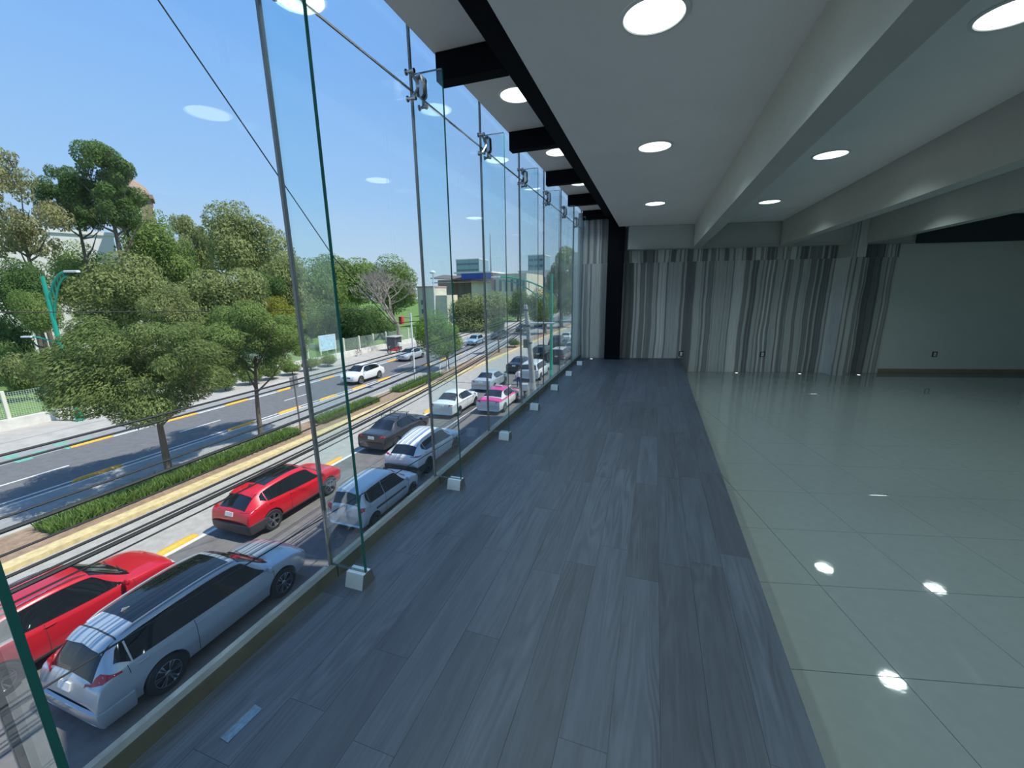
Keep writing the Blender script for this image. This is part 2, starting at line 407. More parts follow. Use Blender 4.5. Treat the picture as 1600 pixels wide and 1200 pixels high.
# --- ceiling, beams, soffit
ce = tag(MB().prism([(-.842, -4.7), (11.2, -4.7), (9.2, 12.4), (5.0, wall_y(5.0)), (-.842, wall_y(-.842))], ZC, 3.30).build('ceiling', M['plaster']), kind='structure')
so = tag(MB().box(-1.648, -.845, -4.7, 10.0, ZS, ZS+.05).build('ceiling_soffit', M['plaster']), kind='structure')
rf = tag(MB().prism([(-1.66, -4.9), (11.2, -4.9), (9.4, 12.5), (-1.66, 10.1)], ZS+.051, 4.1).build('ceiling_roof_slab', M['concrete_w']), kind='structure')
for bx in (.715, 2.43, 4.06):
    b = tag(empty('ceiling_beam', (bx, 0, 2.47)), kind='structure')
    ye = wall_y(bx)-.34
    MB().box(0, .15, -4.69, ye, .016, .489).build('web', M['beam'], b)
    MB().box(-.006, .165, -4.69, ye, 0, .015).build('flange', M['beam'], b)
lb = tag(MB().box(-1.095, -.846, -4.69, 9.765, 3.13, 3.318).build('ceiling_edge_beam', M['black_steel']), kind='structure')
for k in range(-3, 5):
    yb = 3.085 + 1.63*k
    sbm = tag(empty('ceiling_bracket_beam', (-1.1, yb, 3.13)), kind='structure')
    MB().box(-.53, 0, .04, .075, .012, .186).build('web', M['black_steel'], sbm)
    MB().box(-.53, 0, 0, .115, 0, .011).build('flange', M['black_steel'], sbm)
    MB().box(-.53, 0, 0, .008, .012, .186).build('face_plate', M['black_steel'], sbm)
colm = tag(MB().cbox(-1.07, -.72, 9.77, 9.90, .0005, 3.129, .006).build('column', M['black_steel']), kind='structure')
# building around the room
tag(MB().box(GX-.05, GX+.03, -4.9, 9.8, -6.2, ZT-.001).build('wall_street', M['concrete_w']), kind='structure')
up = MB().prism([(-1.75, 5.3), (5, 2.4), (9, 2.4), (9, 12.6), (-1.75, 10.2)], 4.11, 9.2).build('upper_storey', M['concrete_w'])
tag(up, kind='structure')
nb = empty('neighbour_building', (3.6, 18.4, -6.2))
MB().prism([(-5.3, -7.95), (5.4, -5.5), (5.4, 7.6), (-5.3, 7.6)], 0, 15.3).build('wall', M['concrete_w'], nb)
MB().prism([(-5.33, -7.95), (5.43, -5.5), (5.43, 7.63), (-5.33, 7.63)], 15.3, 15.6).build('parapet', M['concrete_w'], nb)
tag(nb, 'plain rendered neighbour building adjoining the striped stone end wall', 'building')

# --- glass front
wd = tag(empty('window_1', (GX, 0, 0)), kind='structure')
ys = FINS + [9.80]
gl_me = {}
for k in range(len(ys)-1):
    a0, a1 = ys[k]+.0095, ys[k+1]-.0095
    for z0, z1 in ((.045, 2.969), (2.981, 3.95)):
        MB().box(-.006, .006, a0, a1, z0, z1).build('pane', M['glass'], wd)
    MB().box(-.005, .005, a0+.002, a1-.002, 2.9695, 2.9805).build('joint', M['gasket'], wd)
for yk in FINS:
    MB().box(-.008, .008, yk-.009, yk+.009, .05, 3.95).build('joint', M['gasket'], wd)
MB().box(-.012, .012, 9.801, 9.83, 0, 3.95).build('joint', M['gasket'], wd)
tr = tag(empty('trim_2', (GX, 0, 0)), kind='structure')
for k in range(len(ys)-1):
    a0, a1 = ys[k]+.004, ys[k+1]-.004
    m = MB(); m.box(.009, .045, a0, a1, .001, .072); m.box(.0095, .0445, a0+.001, a1-.001, .072, .078)
    m.build('rail_section', M['rail'], tr)
    MB().box(-.05, -.009, a0, a1, .001, .05).build('outer_ledge', M['ledge'], tr)

fin_me = MB()
fin_me.box(GX+.012, -1.447, -.0095, .0095, .078, 3.07)
fin_body = fin_me.mesh('sheet')
edge_me = MB(); edge_me.box(-1.4468, -1.4445, -.0095, .0095, .078, 3.07); edge_me.box(GX+.012, -1.4475, -.0095, .0095, 3.0702, 3.072)
edge_me = edge_me.mesh('polished_edge')
sh = MB().prism_x([(-.055, 0), (.055, 0), (.03, .08), (.0097, .08), (.0097, .03), (-.0097, .03), (-.0097, .08), (-.03, .08)], -1.552, -1.436)
sh_me = sh.mesh('shoe')
cap_me = MB().prism_x([(-.0545, .001), (.0545, .001), (.033, .0795), (-.033, .0795)], -1.4358, -1.4335).mesh('end_cap')
plate_me = MB()
for s_ in (-1, 1):
    n = 14; pts = []
    for k in range(n):
        w = 2*math.pi*k/n; cz = .045 if math.sin(w) > 0 else -.045
        pts.append((.028*math.cos(w), cz+.028*math.sin(w)))
    y0, y1 = (.0105, .03) if s_ > 0 else (-.03, -.0105)
    v = [(-1.612+p, yy, 2.985+q) for yy in (y0, y1) for p, q in pts]
    plate_me.add(v, [tuple(range(n)), tuple(range(2*n-1, n-1, -1))]+[(i, n+i, n+(i+1) % n, (i+1) % n) for i in range(n)])
plate_me = plate_me.mesh('fin_plate')
def arm(sy, sz):
    m = MB(); p0 = Vector((-1.622, sy*.025, 2.985+sz*.012)); p1 = Vector((GX+.045, sy*.075, 2.975+sz*.08))
    m.tube([p0, (p0+p1)/2, p1], [.011, .009, .011], 8)
    m.tube([p1+Vector((.016, 0, 0)), p1-Vector((.032, 0, 0))], .010, 8)
    return m.mesh('arm', 40)
def bolt(sy, sz):
    p1 = Vector((GX+.045, sy*.075, 2.975+sz*.08)); m = MB()
    m.tube([p1+Vector((d, 0, 0)) for d in (-.038, -.031, -.030, .014, .015, .03)], [.02, .02, .0105, .0105, .016, .016], 12)
    return m.mesh('bolt', 40)
arms = [(arm(a, b), bolt(a, b)) for a in (-1, 1) for b in (-1, 1)]
NTH = ['first', 'second', 'third', 'fourth', 'fifth', 'sixth', 'seventh', 'eighth', 'ninth', 'tenth', 'eleventh']
for k, yk in enumerate(FINS):
    nth = NTH[len(FINS)-1-k]
    f = empty('glass_fin', (0, yk, 0))
    obj('sheet', fin_body, M['fin'], f); obj('polished_edge', edge_me, M['fin_edge'], f)
    tag(f, 'clear glass fin with dark green edge, %s from the striped stone wall' % nth, 'glass fin', 'glass fins along the facade')
    c = empty('floor_clamp', (0, yk, 0)); obj('shoe', sh_me, M['shoe'], c); obj('end_cap', cap_me, M['gasket'], c)
    tag(c, 'metal wedge clamp at a fin foot, %s from the striped stone wall' % nth, 'clamp', 'fin clamps on the platform')
    s = empty('spider_fitting', (0, yk, 0)); obj('fin_plate', plate_me, M['stainless'], s)
    for am, bm_ in arms:
        a_ = obj('arm', am, M['stainless'], s); obj('bolt', bm_, M['stainless'], a_)
    tag(s, 'stainless spider bracket on the glass, %s from the striped stone wall' % nth, 'bracket', 'spider brackets on the glass')

# --- lamps
ring_me = MB().lathe([(.150, .0005), (.172, -.001), (.172, -.006), (.152, -.010), (.147, -.004), (.147, .0)], 40, closed=True).mesh('trim_ring', 50)
lens_me = MB().lathe([(.1465, -.0005), (.1465, -.005), (.10, -.007), (0.0001, -.0075)], 40).mesh('lens', 50)
def downlight(x, y, z, label, group, watts=7.0):
    o = empty('ceiling_lamp', (x, y, z)); obj('trim_ring', ring_me, M['trim_white'], o); obj('lens', lens_me, M['lens'], o)
    L = bpy.data.lights.new('lamp_light', 'AREA'); L.shape = 'DISK'; L.size = .27; L.energy = watts; L.color = (.82, 1, .99); L.spread = R(130)
    lo = bpy.data.objects.new('lamp_light', L); COL.objects.link(lo); lo.parent = o; lo.location = (0, 0, -.012)
    tag(o, label, 'ceiling lamp', group)
    return o
def lamp_row(x, ys, z, label, group, watts=7.0):
    for k, y in enumerate(sorted(ys, reverse=True)):
        downlight(x, y, z, label + ', ' + NTH[k] + ' from the striped wall', group, watts)
lamp_row(-.09, (-2.0, .45, 2.54, 4.6, 7.45), ZC, 'round recessed lamp beside the black edge beam', 'lamps in the first ceiling bay')
lamp_row(1.66, (-1.6, .75, 3.16, 5.56, 8.06), ZC, 'round recessed lamp between the first two grey beams', 'lamps in the second ceiling bay')
lamp_row(3.33, (-1.3, 1.1, 3.45, 5.88, 8.3), ZC, 'round recessed lamp behind the second grey beam', 'lamps in the third ceiling bay', 7.0)
lamp_row(4.95, (1.0, 3.4, 5.8, 8.25), ZC, 'round recessed lamp behind the third grey beam', 'lamps in the fourth ceiling bay', 6.0)
lamp_row(-1.275, (-2.6, -.95, .67, 2.30, 3.925, 5.575, 7.21, 8.87), ZS, 'round recessed lamp in the soffit along the glass', 'lamps in the soffit along the glass')
spot_r = MB().lathe([(.028, .0002), (.05, .0002), (.05, .004), (.030, .006), (.028, .004)], 24, closed=True).mesh('trim_ring', 40)
spot_l = MB().lathe([(.0275, .0005), (.0275, .0045), (.0001, .007)], 20).mesh('lens', 40)
for x, y, z in ((1.89, 10.48, ZT), (3.21, 10.72, ZT), (4.38, 10.9, ZT)):
    s = empty('floor_spot', (x, y, z)); obj('trim_ring', spot_r, M['steel'], s); obj('lens', spot_l, M['spotlens'], s)
    tag(s, 'tiny round light set in the tiles at the foot of the striped wall', 'floor light', 'floor lights along the stone wall')
s = empty('floor_spot', (-1.36, 9.72, 0)); obj('trim_ring', spot_r, M['steel'], s); obj('lens', spot_l, M['spotlens'], s)
tag(s, 'tiny round light set in the wooden platform between glass and black column', 'floor light')
# --- sockets
def socket(lx, z, label, ly=0.0):
    o = empty('wall_socket', (W0[0]+ca*lx-sa*ly, W0[1]+sa*lx+ca*ly, z), GRID)
    MB().cbox(-.052, .052, -.009, -.0005, -.06, .06, .003).build('frame', M['plate_dark'], o)
    f = MB().cbox(-.028, .028, -.0125, -.0092, -.043, .043, .0015).build('face', M['plate_light'], o)
    MB().box(-.010, -.004, -.0135, -.0126, -.012, .012).build('slot', M['plate_dark'], f)
    tag(o, label, 'socket')
socket(.055, .105, 'dark framed socket on striped stone beside the platform corner')
socket(1.87, .098, 'dark framed socket on striped stone wall above the tile floor')
socket(5.50, .10, 'dark framed socket on the plain painted wall', .034)
st = empty('floor_strip', (-1.405, .825, 0), R(-4))
MB().prism([(-.022, -.068), (.022, -.068), (.0225, .066), (-.0215, .068)], .0003, .0025).build('plate', M['blue_strip'], st)
m = MB().box(-.0235, -.0222, -.069, .069, .0003, .004).build('rim', M['gasket'], st)
tag(st, 'short blue grey strip lying on the wooden planks near the glass', 'metal strip')
# ================================================================ vehicles
GZ = -6.4                                                # street level
M['tyre'] = pbr('tyre_rubber', (.018, .018, .019), .75)
M['rim'] = pbr('alloy_rim', (.55, .56, .58), .22, metal=1.)
M['rim_dark'] = pbr('dark_wheel_cover', (.10, .105, .11), .35, metal=.7)
M['carglass'] = pbr('tinted_car_glass', (.008, .010, .012), .03, spec=.7)
M['cladding'] = pbr('grey_black_plastic', (.045, .047, .05), .55)
M['well'] = pbr('wheel_well', (.008, .008, .009), .9)
M['taillight'] = pbr('red_lamp_glass', (.42, .012, .014), .1, spec=.6, coat=.5)
M['headlight'] = pbr('clear_lamp_glass', (.62, .65, .68), .08, spec=.7)
M['plate'] = pbr('number_plate', (.75, .75, .73), .5)
M['chrome'] = pbr('chrome', (.75, .76, .77), .12, metal=1.)
M['orange'] = pbr('amber_lamp', (.6, .18, .02), .2)
def paint(name, c, metal=.0, rough=.28):
    return pbr(name, c, rough, metal=metal, spec=.5, coat=.7)
def pchip(Y, t):
    Y = np.asarray(Y, float); n = len(Y); d = np.diff(Y, axis=0)
    m = np.zeros_like(Y); m[0] = d[0]; m[-1] = d[-1]
    for i in range(1, n-1):
        a, b = d[i-1], d[i]; ok = (a*b) > 0
        m[i] = np.where(ok, 2*a*b/np.where(ok, a+b, 1), 0)
    t = min(max(t, 0), n-1-1e-9); i = int(t); f = t-i
    return (2*f**3-3*f*f+1)*Y[i] + (f**3-2*f*f+f)*m[i] + (-2*f**3+3*f*f)*Y[i+1] + (f**3-f*f)*m[i+1]
class CarShape:
    """lofted body: rows of key stations (y, half width, bottom, shoulder, top, top half width, drop)"""
    def __init__(s, rows, L): s.K = np.array(rows, float); s.K[:, 0] -= L/2
    RAD = [0, .05, .05, .16, .05, .035, .07, .22, 0]
    def sec(s, t):
        y, w, zb, zs, zt, wt, dr = pchip(s.K, t)
        hm = zs-zb
        c = [(0, zb), (w*.84, zb), (w*.955, zb+.07*min(1, hm/.5)), (w, zb+.55*hm), (w*.985, zs-.10*hm), (w*.945, zs),
             (wt, zt-dr), (wt*.82, zt-dr*.35), (0, zt)]
        out = []
        for k, p in enumerate(c):
            p = np.array(p)
            if k in (0, 8): out.append((p, p, p)); continue
            a, b = np.array(c[k-1]), np.array(c[k+1])
            la, lb = np.linalg.norm(a-p), np.linalg.norm(b-p); r = min(s.RAD[k], .32*la, .32*lb)
            q0 = p+(a-p)/max(la, 1e-6)*r; q2 = p+(b-p)/max(lb, 1e-6)*r
            out.append((q0, (q0+2*p+q2)/4, q2))
        pts = [out[0][0]]
        for k in range(1, 8): pts += list(out[k])
        pts.append(out[8][0])
        return y, np.array(pts)                            # 23 points, control k sits at index 3k-1
    def pos(s, t, c, side=1):
        y, P = s.sec(t); i = min(max(3*c-1, 0), 22-1e-6)
        if c < 1/3: i = c*3*(2/3)
        k = int(i); f = i-k; p = P[k]*(1-f)+P[k+1]*f
        return np.array([side*p[0], y, p[1]])
    def body(s, n=6):
        T = []
        for i in range(len(s.K)-1): T += [i+k/n for k in range(n)]
        T.append(len(s.K)-1)
        v = []; f = []; rows = []
        for t in T:
            y, P = s.sec(t)
            loop = [(p[0], y, p[1]) for p in P] + [(-p[0], y, p[1]) for p in P[-2:0:-1]]
            rows.append(len(v)); v += loop
        m = len(loop)
        for a, b in zip(rows[:-1], rows[1:]):
            for k in range(m): f.append((a+k, a+(k+1) % m, b+(k+1) % m, b+k))
        f.append(tuple(range(m-1, -1, -1))); f.append(tuple(rows[-1]+k for k in range(m)))
        return v, f
    def patch(s, mb, q, off=.007, nu=6, nv=6, side=1, skirt=.02):
        """q: four (station, ring) corners, counter-clockwise; a thin shell laid on the body"""
        (a, b, c, d) = [np.array(p, float) for p in q]
        G = np.zeros((nu+1, nv+1, 3)); Nn = np.zeros_like(G); e = .02
        for i in range(nu+1):
            for j in range(nv+1):
                u, w = i/nu, j/nv
                p = a*(1-u)*(1-w)+b*u*(1-w)+c*u*w+d*(1-u)*w
                G[i, j] = s.pos(p[0], p[1], side)
                du = s.pos(p[0]+e, p[1], side)-s.pos(p[0]-e, p[1], side); dv = s.pos(p[0], p[1]+e, side)-s.pos(p[0], p[1]-e, side)
                nn = np.cross(du, dv); l = np.linalg.norm(nn); nn = nn/l if l > 1e-9 else np.array([0, 0, 1.])
                cen = np.array([0, G[i, j][1]*.8, .75])
                if np.dot(nn, G[i, j]-cen) < 0: nn = -nn
                Nn[i, j] = nn
        top = (G+Nn*off).reshape(-1, 3); low = (G-Nn*skirt).reshape(-1, 3)
        W = nv+1; f = []
        for i in range(nu):
            for j in range(nv): f.append((i*W+j, (i+1)*W+j, (i+1)*W+j+1, i*W+j+1))
        ring = [i*W for i in range(nu+1)] + [nu*W+j for j in range(1, nv+1)] + [i*W+nv for i in range(nu-1, -1, -1)] + [j for j in range(nv-1, 0, -1)]
        o = len(top); f += [(ring[k], ring[(k+1) % len(ring)], o+ring[(k+1) % len(ring)], o+ring[k]) for k in range(len(ring))]
        mb.add(list(top)+list(low), f); return mb
    def center_patch(s, mb, t0, t1, c0, **kw):
        """symmetric patch across the centre line from ring c0 to the centre, both sides"""
        s.patch(mb, [(t0, c0), (t1, c0), (t1, 8), (t0, 8)], side=1, **kw)
        s.patch(mb, [(t0, c0), (t1, c0), (t1, 8), (t0, 8)], side=-1, **kw); return mb

def wheel_meshes(r, w, spokes, style):
    t = MB().lathe([(r*.66, -w*.42), (r*.72, -w*.5), (r*.93, -w*.5), (r, -w*.36), (r, w*.36), (r*.93, w*.5), (r*.72, w*.5), (r*.66, w*.42)], 32, axis='x', closed=True).mesh('tyre', 35)
    m = MB()
    m.lathe([(r*.67, -w*.40), (r*.67, w*.47), (r*.63, w*.47), (r*.60, w*.25), (r*.60, -w*.40)], 32, axis='x', closed=True)
    m.lathe([(r*.15, w*.10), (r*.17, w*.40), (r*.12, w*.44), (.0001, w*.44)], 16, axis='x')
    for k in range(spokes):
        a = 2*math.pi*k/spokes
        def P(rad, da, x): return (x, rad*math.cos(a+da), rad*math.sin(a+da))
        for dd in ((0,) if style == 'single' else (-.16, .16)):
            h = .15 if style == 'single' else .075
            v = [P(r*.13, dd*.5-h*1.6, w*.42), P(r*.13, dd*.5+h*1.6, w*.42), P(r*.63, dd+h, w*.40), P(r*.63, dd-h, w*.40),
                 P(r*.13, dd*.5-h*1.6, w*.25), P(r*.13, dd*.5+h*1.6, w*.25), P(r*.63, dd+h, w*.22), P(r*.63, dd-h, w*.22)]
            m.add(v, [(0, 1, 2, 3), (7, 6, 5, 4), (0, 4, 5, 1), (1, 5, 6, 2), (2, 6, 7, 3), (3, 7, 4, 0)])
    d = MB().lathe([(r*.60, 0), (r*.60, -.02), (.0001, -.02)], 24, axis='x').mesh('brake_disc', 35)
    return t, m.mesh('rim', 35), d
_well_cache = {}
def make_car(kind):
    """a prototype: dict of meshes for the parts of one car model"""
    S = dict(
     suv=dict(L=4.95, wb=2.85, ro=1.12, wr=.385, sp=6, st='twin', rows=[
      (.05, .80, .36, .52, .60, .66, .03), (.0, .88, .30, .68, .76, .72, .04), (.09, .925, .29, .98, 1.06, .66, .06), (.14, .935, .28, 1.04, 1.13, .66, .09),
      (.56, .955, .27, 1.13, 1.60, .575, .10), (1.35, .97, .26, 1.11, 1.70, .615, .10), (2.2, .97, .26, 1.08, 1.73, .64, .10), (3.0, .97, .26, 1.05, 1.67, .62, .10),
      (3.80, .96, .26, 1.02, 1.13, .76, .05), (4.35, .945, .27, .97, 1.07, .72, .05), (4.76, .87, .30, .84, .93, .62, .05), (4.92, .74, .36, .66, .74, .52, .04), (4.95, .60, .44, .56, .62, .42, .03)],
      g=(3, 4, 7, 8)),
     cross=dict(L=4.42, wb=2.65, ro=.88, wr=.365, sp=5, st='twin', rows=[
      (.05, .76, .36, .52, .60, .62, .03), (.0, .84, .31, .66, .74, .68, .04), (.07, .88, .31, .94, 1.02, .62, .06), (.12, .89, .30, 1.00, 1.08, .62, .08),
      (.70, .91, .28, 1.09, 1.47, .545, .10), (1.35, .92, .27, 1.06, 1.59, .585, .10), (2.0, .92, .27, 1.02, 1.63, .61, .10), (2.6, .92, .27, .99, 1.58, .59, .10),
      (3.40, .91, .27, .97, 1.08, .72, .05), (3.92, .89, .28, .93, 1.02, .68, .05), (4.25, .82, .31, .82, .90, .58, .05), (4.39, .70, .36, .64, .72, .48, .04), (4.42, .56, .44, .56, .62, .40, .03)],
      g=(3, 4, 7, 8)),
     hatch=dict(L=3.58, wb=2.38, ro=.56, wr=.29, sp=7, st='single', rows=[
      (.04, .67, .30, .46, .54, .56, .03), (.0, .74, .26, .58, .66, .62, .04), (.05, .775, .26, .88, .96, .58, .06), (.09, .785, .25, .94, 1.02, .58, .08),
      (.36, .79, .24, .98, 1.46, .53, .08), (.9, .80, .23, .97, 1.53, .55, .08), (1.5, .80, .23, .95, 1.54, .56, .08), (2.0, .80, .23, .93, 1.50, .55, .08),
      (2.72, .795, .23, .90, 1.00, .64, .05), (3.12, .78, .24, .86, .94, .60, .05), (3.40, .72, .26, .74, .82, .52, .05), (3.55, .62, .30, .58, .66, .44, .04), (3.58, .50, .38, .50, .56, .36, .03)],
      g=(3, 4, 7, 8)),
     sedan=dict(L=4.52, wb=2.62, ro=1.0, wr=.315, sp=7, st='single', rows=[
      (.05, .74, .32, .48, .56, .60, .03), (.0, .82, .26, .60, .68, .66, .04), (.05, .845, .25, .90, .98, .64, .05), (.14, .855, .24, .94, 1.03, .66, .06), (.72, .865, .23, .95, 1.07, .68, .07),
      (1.42, .875, .22, .95, 1.41, .55, .08), (1.95, .88, .22, .94, 1.46, .57, .08), (2.45, .88, .22, .93, 1.45, .57, .08), (2.75, .88, .22, .92, 1.40, .56, .08),
      (3.50, .875, .22, .89, .99, .68, .05), (4.02, .86, .23, .85, .93, .64, .05), (4.36, .79, .26, .74, .82, .56, .05), (4.49, .68, .30, .58, .66, .46, .04), (4.52, .54, .38, .50, .56, .38, .03)],
      g=(4, 5, 8, 9)),
     boxy=dict(L=4.85, wb=2.85, ro=1.02, wr=.36, sp=5, st='single', rows=[
      (.08, .74, .40, .52, .60, .64, .03), (.0, .86, .32, .66, .74, .74, .04), (.05, .905, .29, .98, 1.06, .72, .06), (.09, .91, .28, 1.04, 1.12, .72, .09),
      (.34, .92, .27, 1.08, 1.66, .66, .08), (1.0, .925, .26, 1.08, 1.71, .68, .08), (2.1, .925, .26, 1.07, 1.72, .68, .08), (2.95, .925, .26, 1.05, 1.66, .66, .08),
      (3.65, .92, .26, 1.02, 1.13, .76, .05), (4.25, .91, .27, .98, 1.07, .72, .05), (4.66, .85, .30, .86, .94, .62, .05), (4.82, .74, .36, .66, .74, .52, .04), (4.85, .60, .44, .56, .62, .42, .03)],
      g=(3, 4, 7, 8)),
    )[kind]
    L, wb = S['L'], S['wb']; sh = CarShape(S['rows'], L); g0, g1, g2, g3 = S['g']; nst = len(S['rows'])-1
    ra = -L/2+S['ro']; fa = ra+wb; wr = S['wr']; hw = sh.K[:, 1].max(); tw = .225 if wr > .33 else .19
    v, f = sh.body()
    me = bpy.data.meshes.new('body'); me.from_pydata(v, [], f); fix(me)
    me.materials.append(M['plate']); me.materials.append(M['well'])
    bo = bpy.data.objects.new('tmp_body', me); COL.objects.link(bo); cut = MB()
    for ya in (ra, fa):
        for sd in (-1, 1):
            a, b = sorted((sd*(hw-tw-.10), sd*(hw+.3)))
            cut.lathe([(wr*1.13, a), (wr*1.13, b)], 40, axis='x', off=(0, ya, wr*1.02))
    cm = cut.mesh('cut'); cm.materials.append(M['plate']); cm.materials.append(M['well']); cm.polygons.foreach_set('material_index', [1]*len(cm.polygons))
    co = bpy.data.objects.new('tmp_cut', cm); COL.objects.link(co)
    md = bo.modifiers.new('b', 'BOOLEAN'); md.operation = 'DIFFERENCE'; md.object = co; md.solver = 'EXACT'; md.material_mode = 'INDEX'
    dg = bpy.context.evaluated_depsgraph_get(); dg.update()
    body = bpy.data.meshes.new_from_object(bo.evaluated_get(dg))
    bpy.data.objects.remove(bo); bpy.data.objects.remove(co)
    body.polygons.foreach_set('use_smooth', [True]*len(body.polygons)); body.set_sharp_from_angle(angle=R(32)); body.materials.clear()
    D = dict(S=S, sh=sh, ra=ra, fa=fa, hw=hw, tw=tw, body=body, kind=kind, g=S['g'])
    def P(fn, name):
        m = MB(); fn(m); D[name] = m.mesh(name, 40)
    P(lambda m: sh.center_patch(m, g0+.06, g1-.04, 6.25), 'rear_window')
    P(lambda m: sh.center_patch(m, g3-.06, g2+.10, 6.22), 'windshield')
    mid = (g1+g2)/2
    for nm, sd in (('r', 1), ('l', -1)):
        P(lambda m: sh.patch(m, [(mid+.03, 5.30), (g3-.28, 5.33), (g2+.12, 5.70), (mid+.03, 5.72)], side=sd), 'fw_'+nm)
        P(lambda m: sh.patch(m, [(g1+.18, 5.33), (mid-.03, 5.30), (mid-.03, 5.72), (g1+.26, 5.69)], side=sd), 'rw_'+nm)
        P(lambda m: sh.patch(m, [(g1-.22 if kind == 'suv' else g1-.12, 5.48), (g1+.14, 5.34), (g1+.21, 5.68), (g1-.02, 5.62)], side=sd), 'qw_'+nm)
        tq = dict(suv=[(1.85, 7.1), (3.85, 4.55), (3.85, 4.95), (2.5, 7.1)], hatch=[(1.4, 6.0), (2.5, 4.1), (3.4, 4.95), (2.9, 6.1)], cross=[(2.0, 7.3), (3.5, 4.55), (3.5, 4.92), (2.5, 7.3)],
                  sedan=[(1.35, 6.75), (2.7, 4.2), (2.8, 4.98), (1.95, 6.75)], boxy=[(1.5, 6.5), (2.8, 4.2), (3.1, 5.1), (2.4, 6.5)])[kind]
        P(lambda m: sh.patch(m, tq, side=sd, nu=10, nv=10, off=.012), 'tail_'+nm)
        P(lambda m: sh.patch(m, [(nst-2.05, 4.2), (nst-1.25, 4.3), (nst-1.35, 5.9), (nst-2.0, 5.35)], side=sd), 'head_'+nm)
        P(lambda m: sh.patch(m, [(1.2, 1.5), (nst-1.3, 1.5), (nst-1.3, 2.35), (1.2, 2.35)], side=sd, nu=30, nv=3, off=.012), 'sill_'+nm)
        P(lambda m: sh.patch(m, [(mid-.05, 5.31), (mid+.05, 5.31), (mid+.05, 5.71), (mid-.05, 5.71)], side=sd, nu=2, nv=4, off=.004), 'pil_'+nm)
        def handle(m, t, sd=sd):
            p = sh.pos(t, 4.35, sd); m.tube([p+[sd*.012, -.10, 0], p+[sd*.03, -.06, 0], p+[sd*.03, .06, 0], p+[sd*.012, .10, 0]], .013, 6)
        P(lambda m: (handle(m, mid+.12), None), 'hf_'+nm); P(lambda m: (handle(m, g1+.35), None), 'hr_'+nm)
        def mirror(m, sd=sd):
            p = sh.pos(g3-.38, 5.15, sd); x, y, z = p
            m.tube([(x-sd*.03, y, z+.02), (x+sd*.10, y, z+.05)], .022, 6)
            prof = [(.02, -.07), (.075, -.05), (.085, 0), (.07, .05), (.02, .065)]
            vv = []
            for h_, d_ in zip((x+sd*.09, x+sd*.13, x+sd*.2, x+sd*.25, x+sd*.27), (.05, .075, .08, .07, .035)):
                for k in range(10):
                    w = 2*math.pi*k/10; vv.append((h_, y+.055*d_/.08*math.cos(w), z+.085+d_*math.sin(w)))
            ff = [tuple(range(10)), tuple(range(49, 39, -1))]
            for i in range(4):
                for k in range(10): ff.append((i*10+k, i*10+(k+1) % 10, i*10+10+(k+1) % 10, i*10+10+k))
            m.add(vv, ff)
        P(mirror, 'mirror_'+nm)
        def rail(m, sd=sd):
            pts = [sh.pos(g1+.25+(g2-g1-.2)*k/10, 6.55, sd)+np.array([0, 0, .035 if 0 < k < 10 else .0]) for k in range(11)]
            m.tube(pts, .017, 6)
        P(rail, 'rail_'+nm)
        def door(m, sd=sd):
            for t in (mid, ):
                pts = [sh.pos(t, c, sd)*np.array([1, 1, 1])+[sd*.002, 0, 0] for c in np.linspace(2.3, 5.2, 9)]
                m.tube(pts, .006, 4)
            pts = [sh.pos(g3-.12, c, sd)+[sd*.002, 0, 0] for c in np.linspace(2.4, 4.9, 8)]; m.tube(pts, .006, 4)
            pts = [sh.pos(g1+.02, c, sd)+[sd*.002, 0, 0] for c in np.linspace(3.6, 5.2, 6)]; m.tube(pts, .006, 4)
        P(door, 'seam_'+nm)
    P(lambda m: sh.center_patch(m, g1+.55, g2-.08, 7.05, nu=8, nv=6), 'sunroof')
    def bumper(m):
        side_ = [sh.pos(t, 3.0) for t in (4.0, 3.5, 2.6, 2.0, 1.5, 1.0)]
        path = [(p[0]+.014, p[1]) for p in side_]; xe = path[-1][0]
        path += [(xe*.9, -L/2-.02), (xe*.5, -L/2-.03), (0, -L/2-.032)]
        path += [(-x_, y_) for x_, y_ in path[-2::-1]]
        zt = .60 if kind != 'sedan' else .46; zs = [(zt, .05), (zt-.015, .0), (zt-.2, .0), (.24, .05), (.24, .12)]
        n = len(path); vv = []
        for z_, ins in zs:
            for x_, y_ in path:
                l = math.hypot(x_, y_*.6) or 1; vv.append((x_-ins*(1 if x_ > .3 else -1 if x_ < -.3 else 0)*(1 if abs(y_+L/2) > .06 else .3), y_+(ins if y_ < -L/2+.06 else 0), z_))
        m.add(vv, [(i*n+k, i*n+k+1, i*n+n+k+1, i*n+n+k) for i in range(len(zs)-1) for k in range(n-1)])
    P(bumper, 'rear_bumper')
    P(lambda m: sh.center_patch(m, nst-1.15, nst-.15, 6.3, off=.01), 'grille')
    tp = 1.55 if kind != 'sedan' else 1.5
    def plate(m):
        p = sh.pos(tp, 8); q = sh.pos(tp+.3, 8); d = (q-p)/np.linalg.norm(q-p); n = np.array([0, -d[2], d[1]]); n = -n if n[1] > 0 else n
        c = p+n*.028; u = np.array([.17, 0, 0]); w = d*.07
        vv = [c-u-w, c+u-w, c+u+w, c-u+w]; vv += [a-n*.04 for a in vv]
        m.add(vv, [(0, 1, 2, 3), (7, 6, 5, 4), (0, 4, 5, 1), (1, 5, 6, 2), (2, 6, 7, 3), (3, 7, 4, 0)])
    P(plate, 'plate')
    def spoiler(m): sh.center_patch(m, g1-.28, g1+.10, 6.35, off=.03, nu=4, nv=6, skirt=.01)
    P(spoiler, 'spoiler')
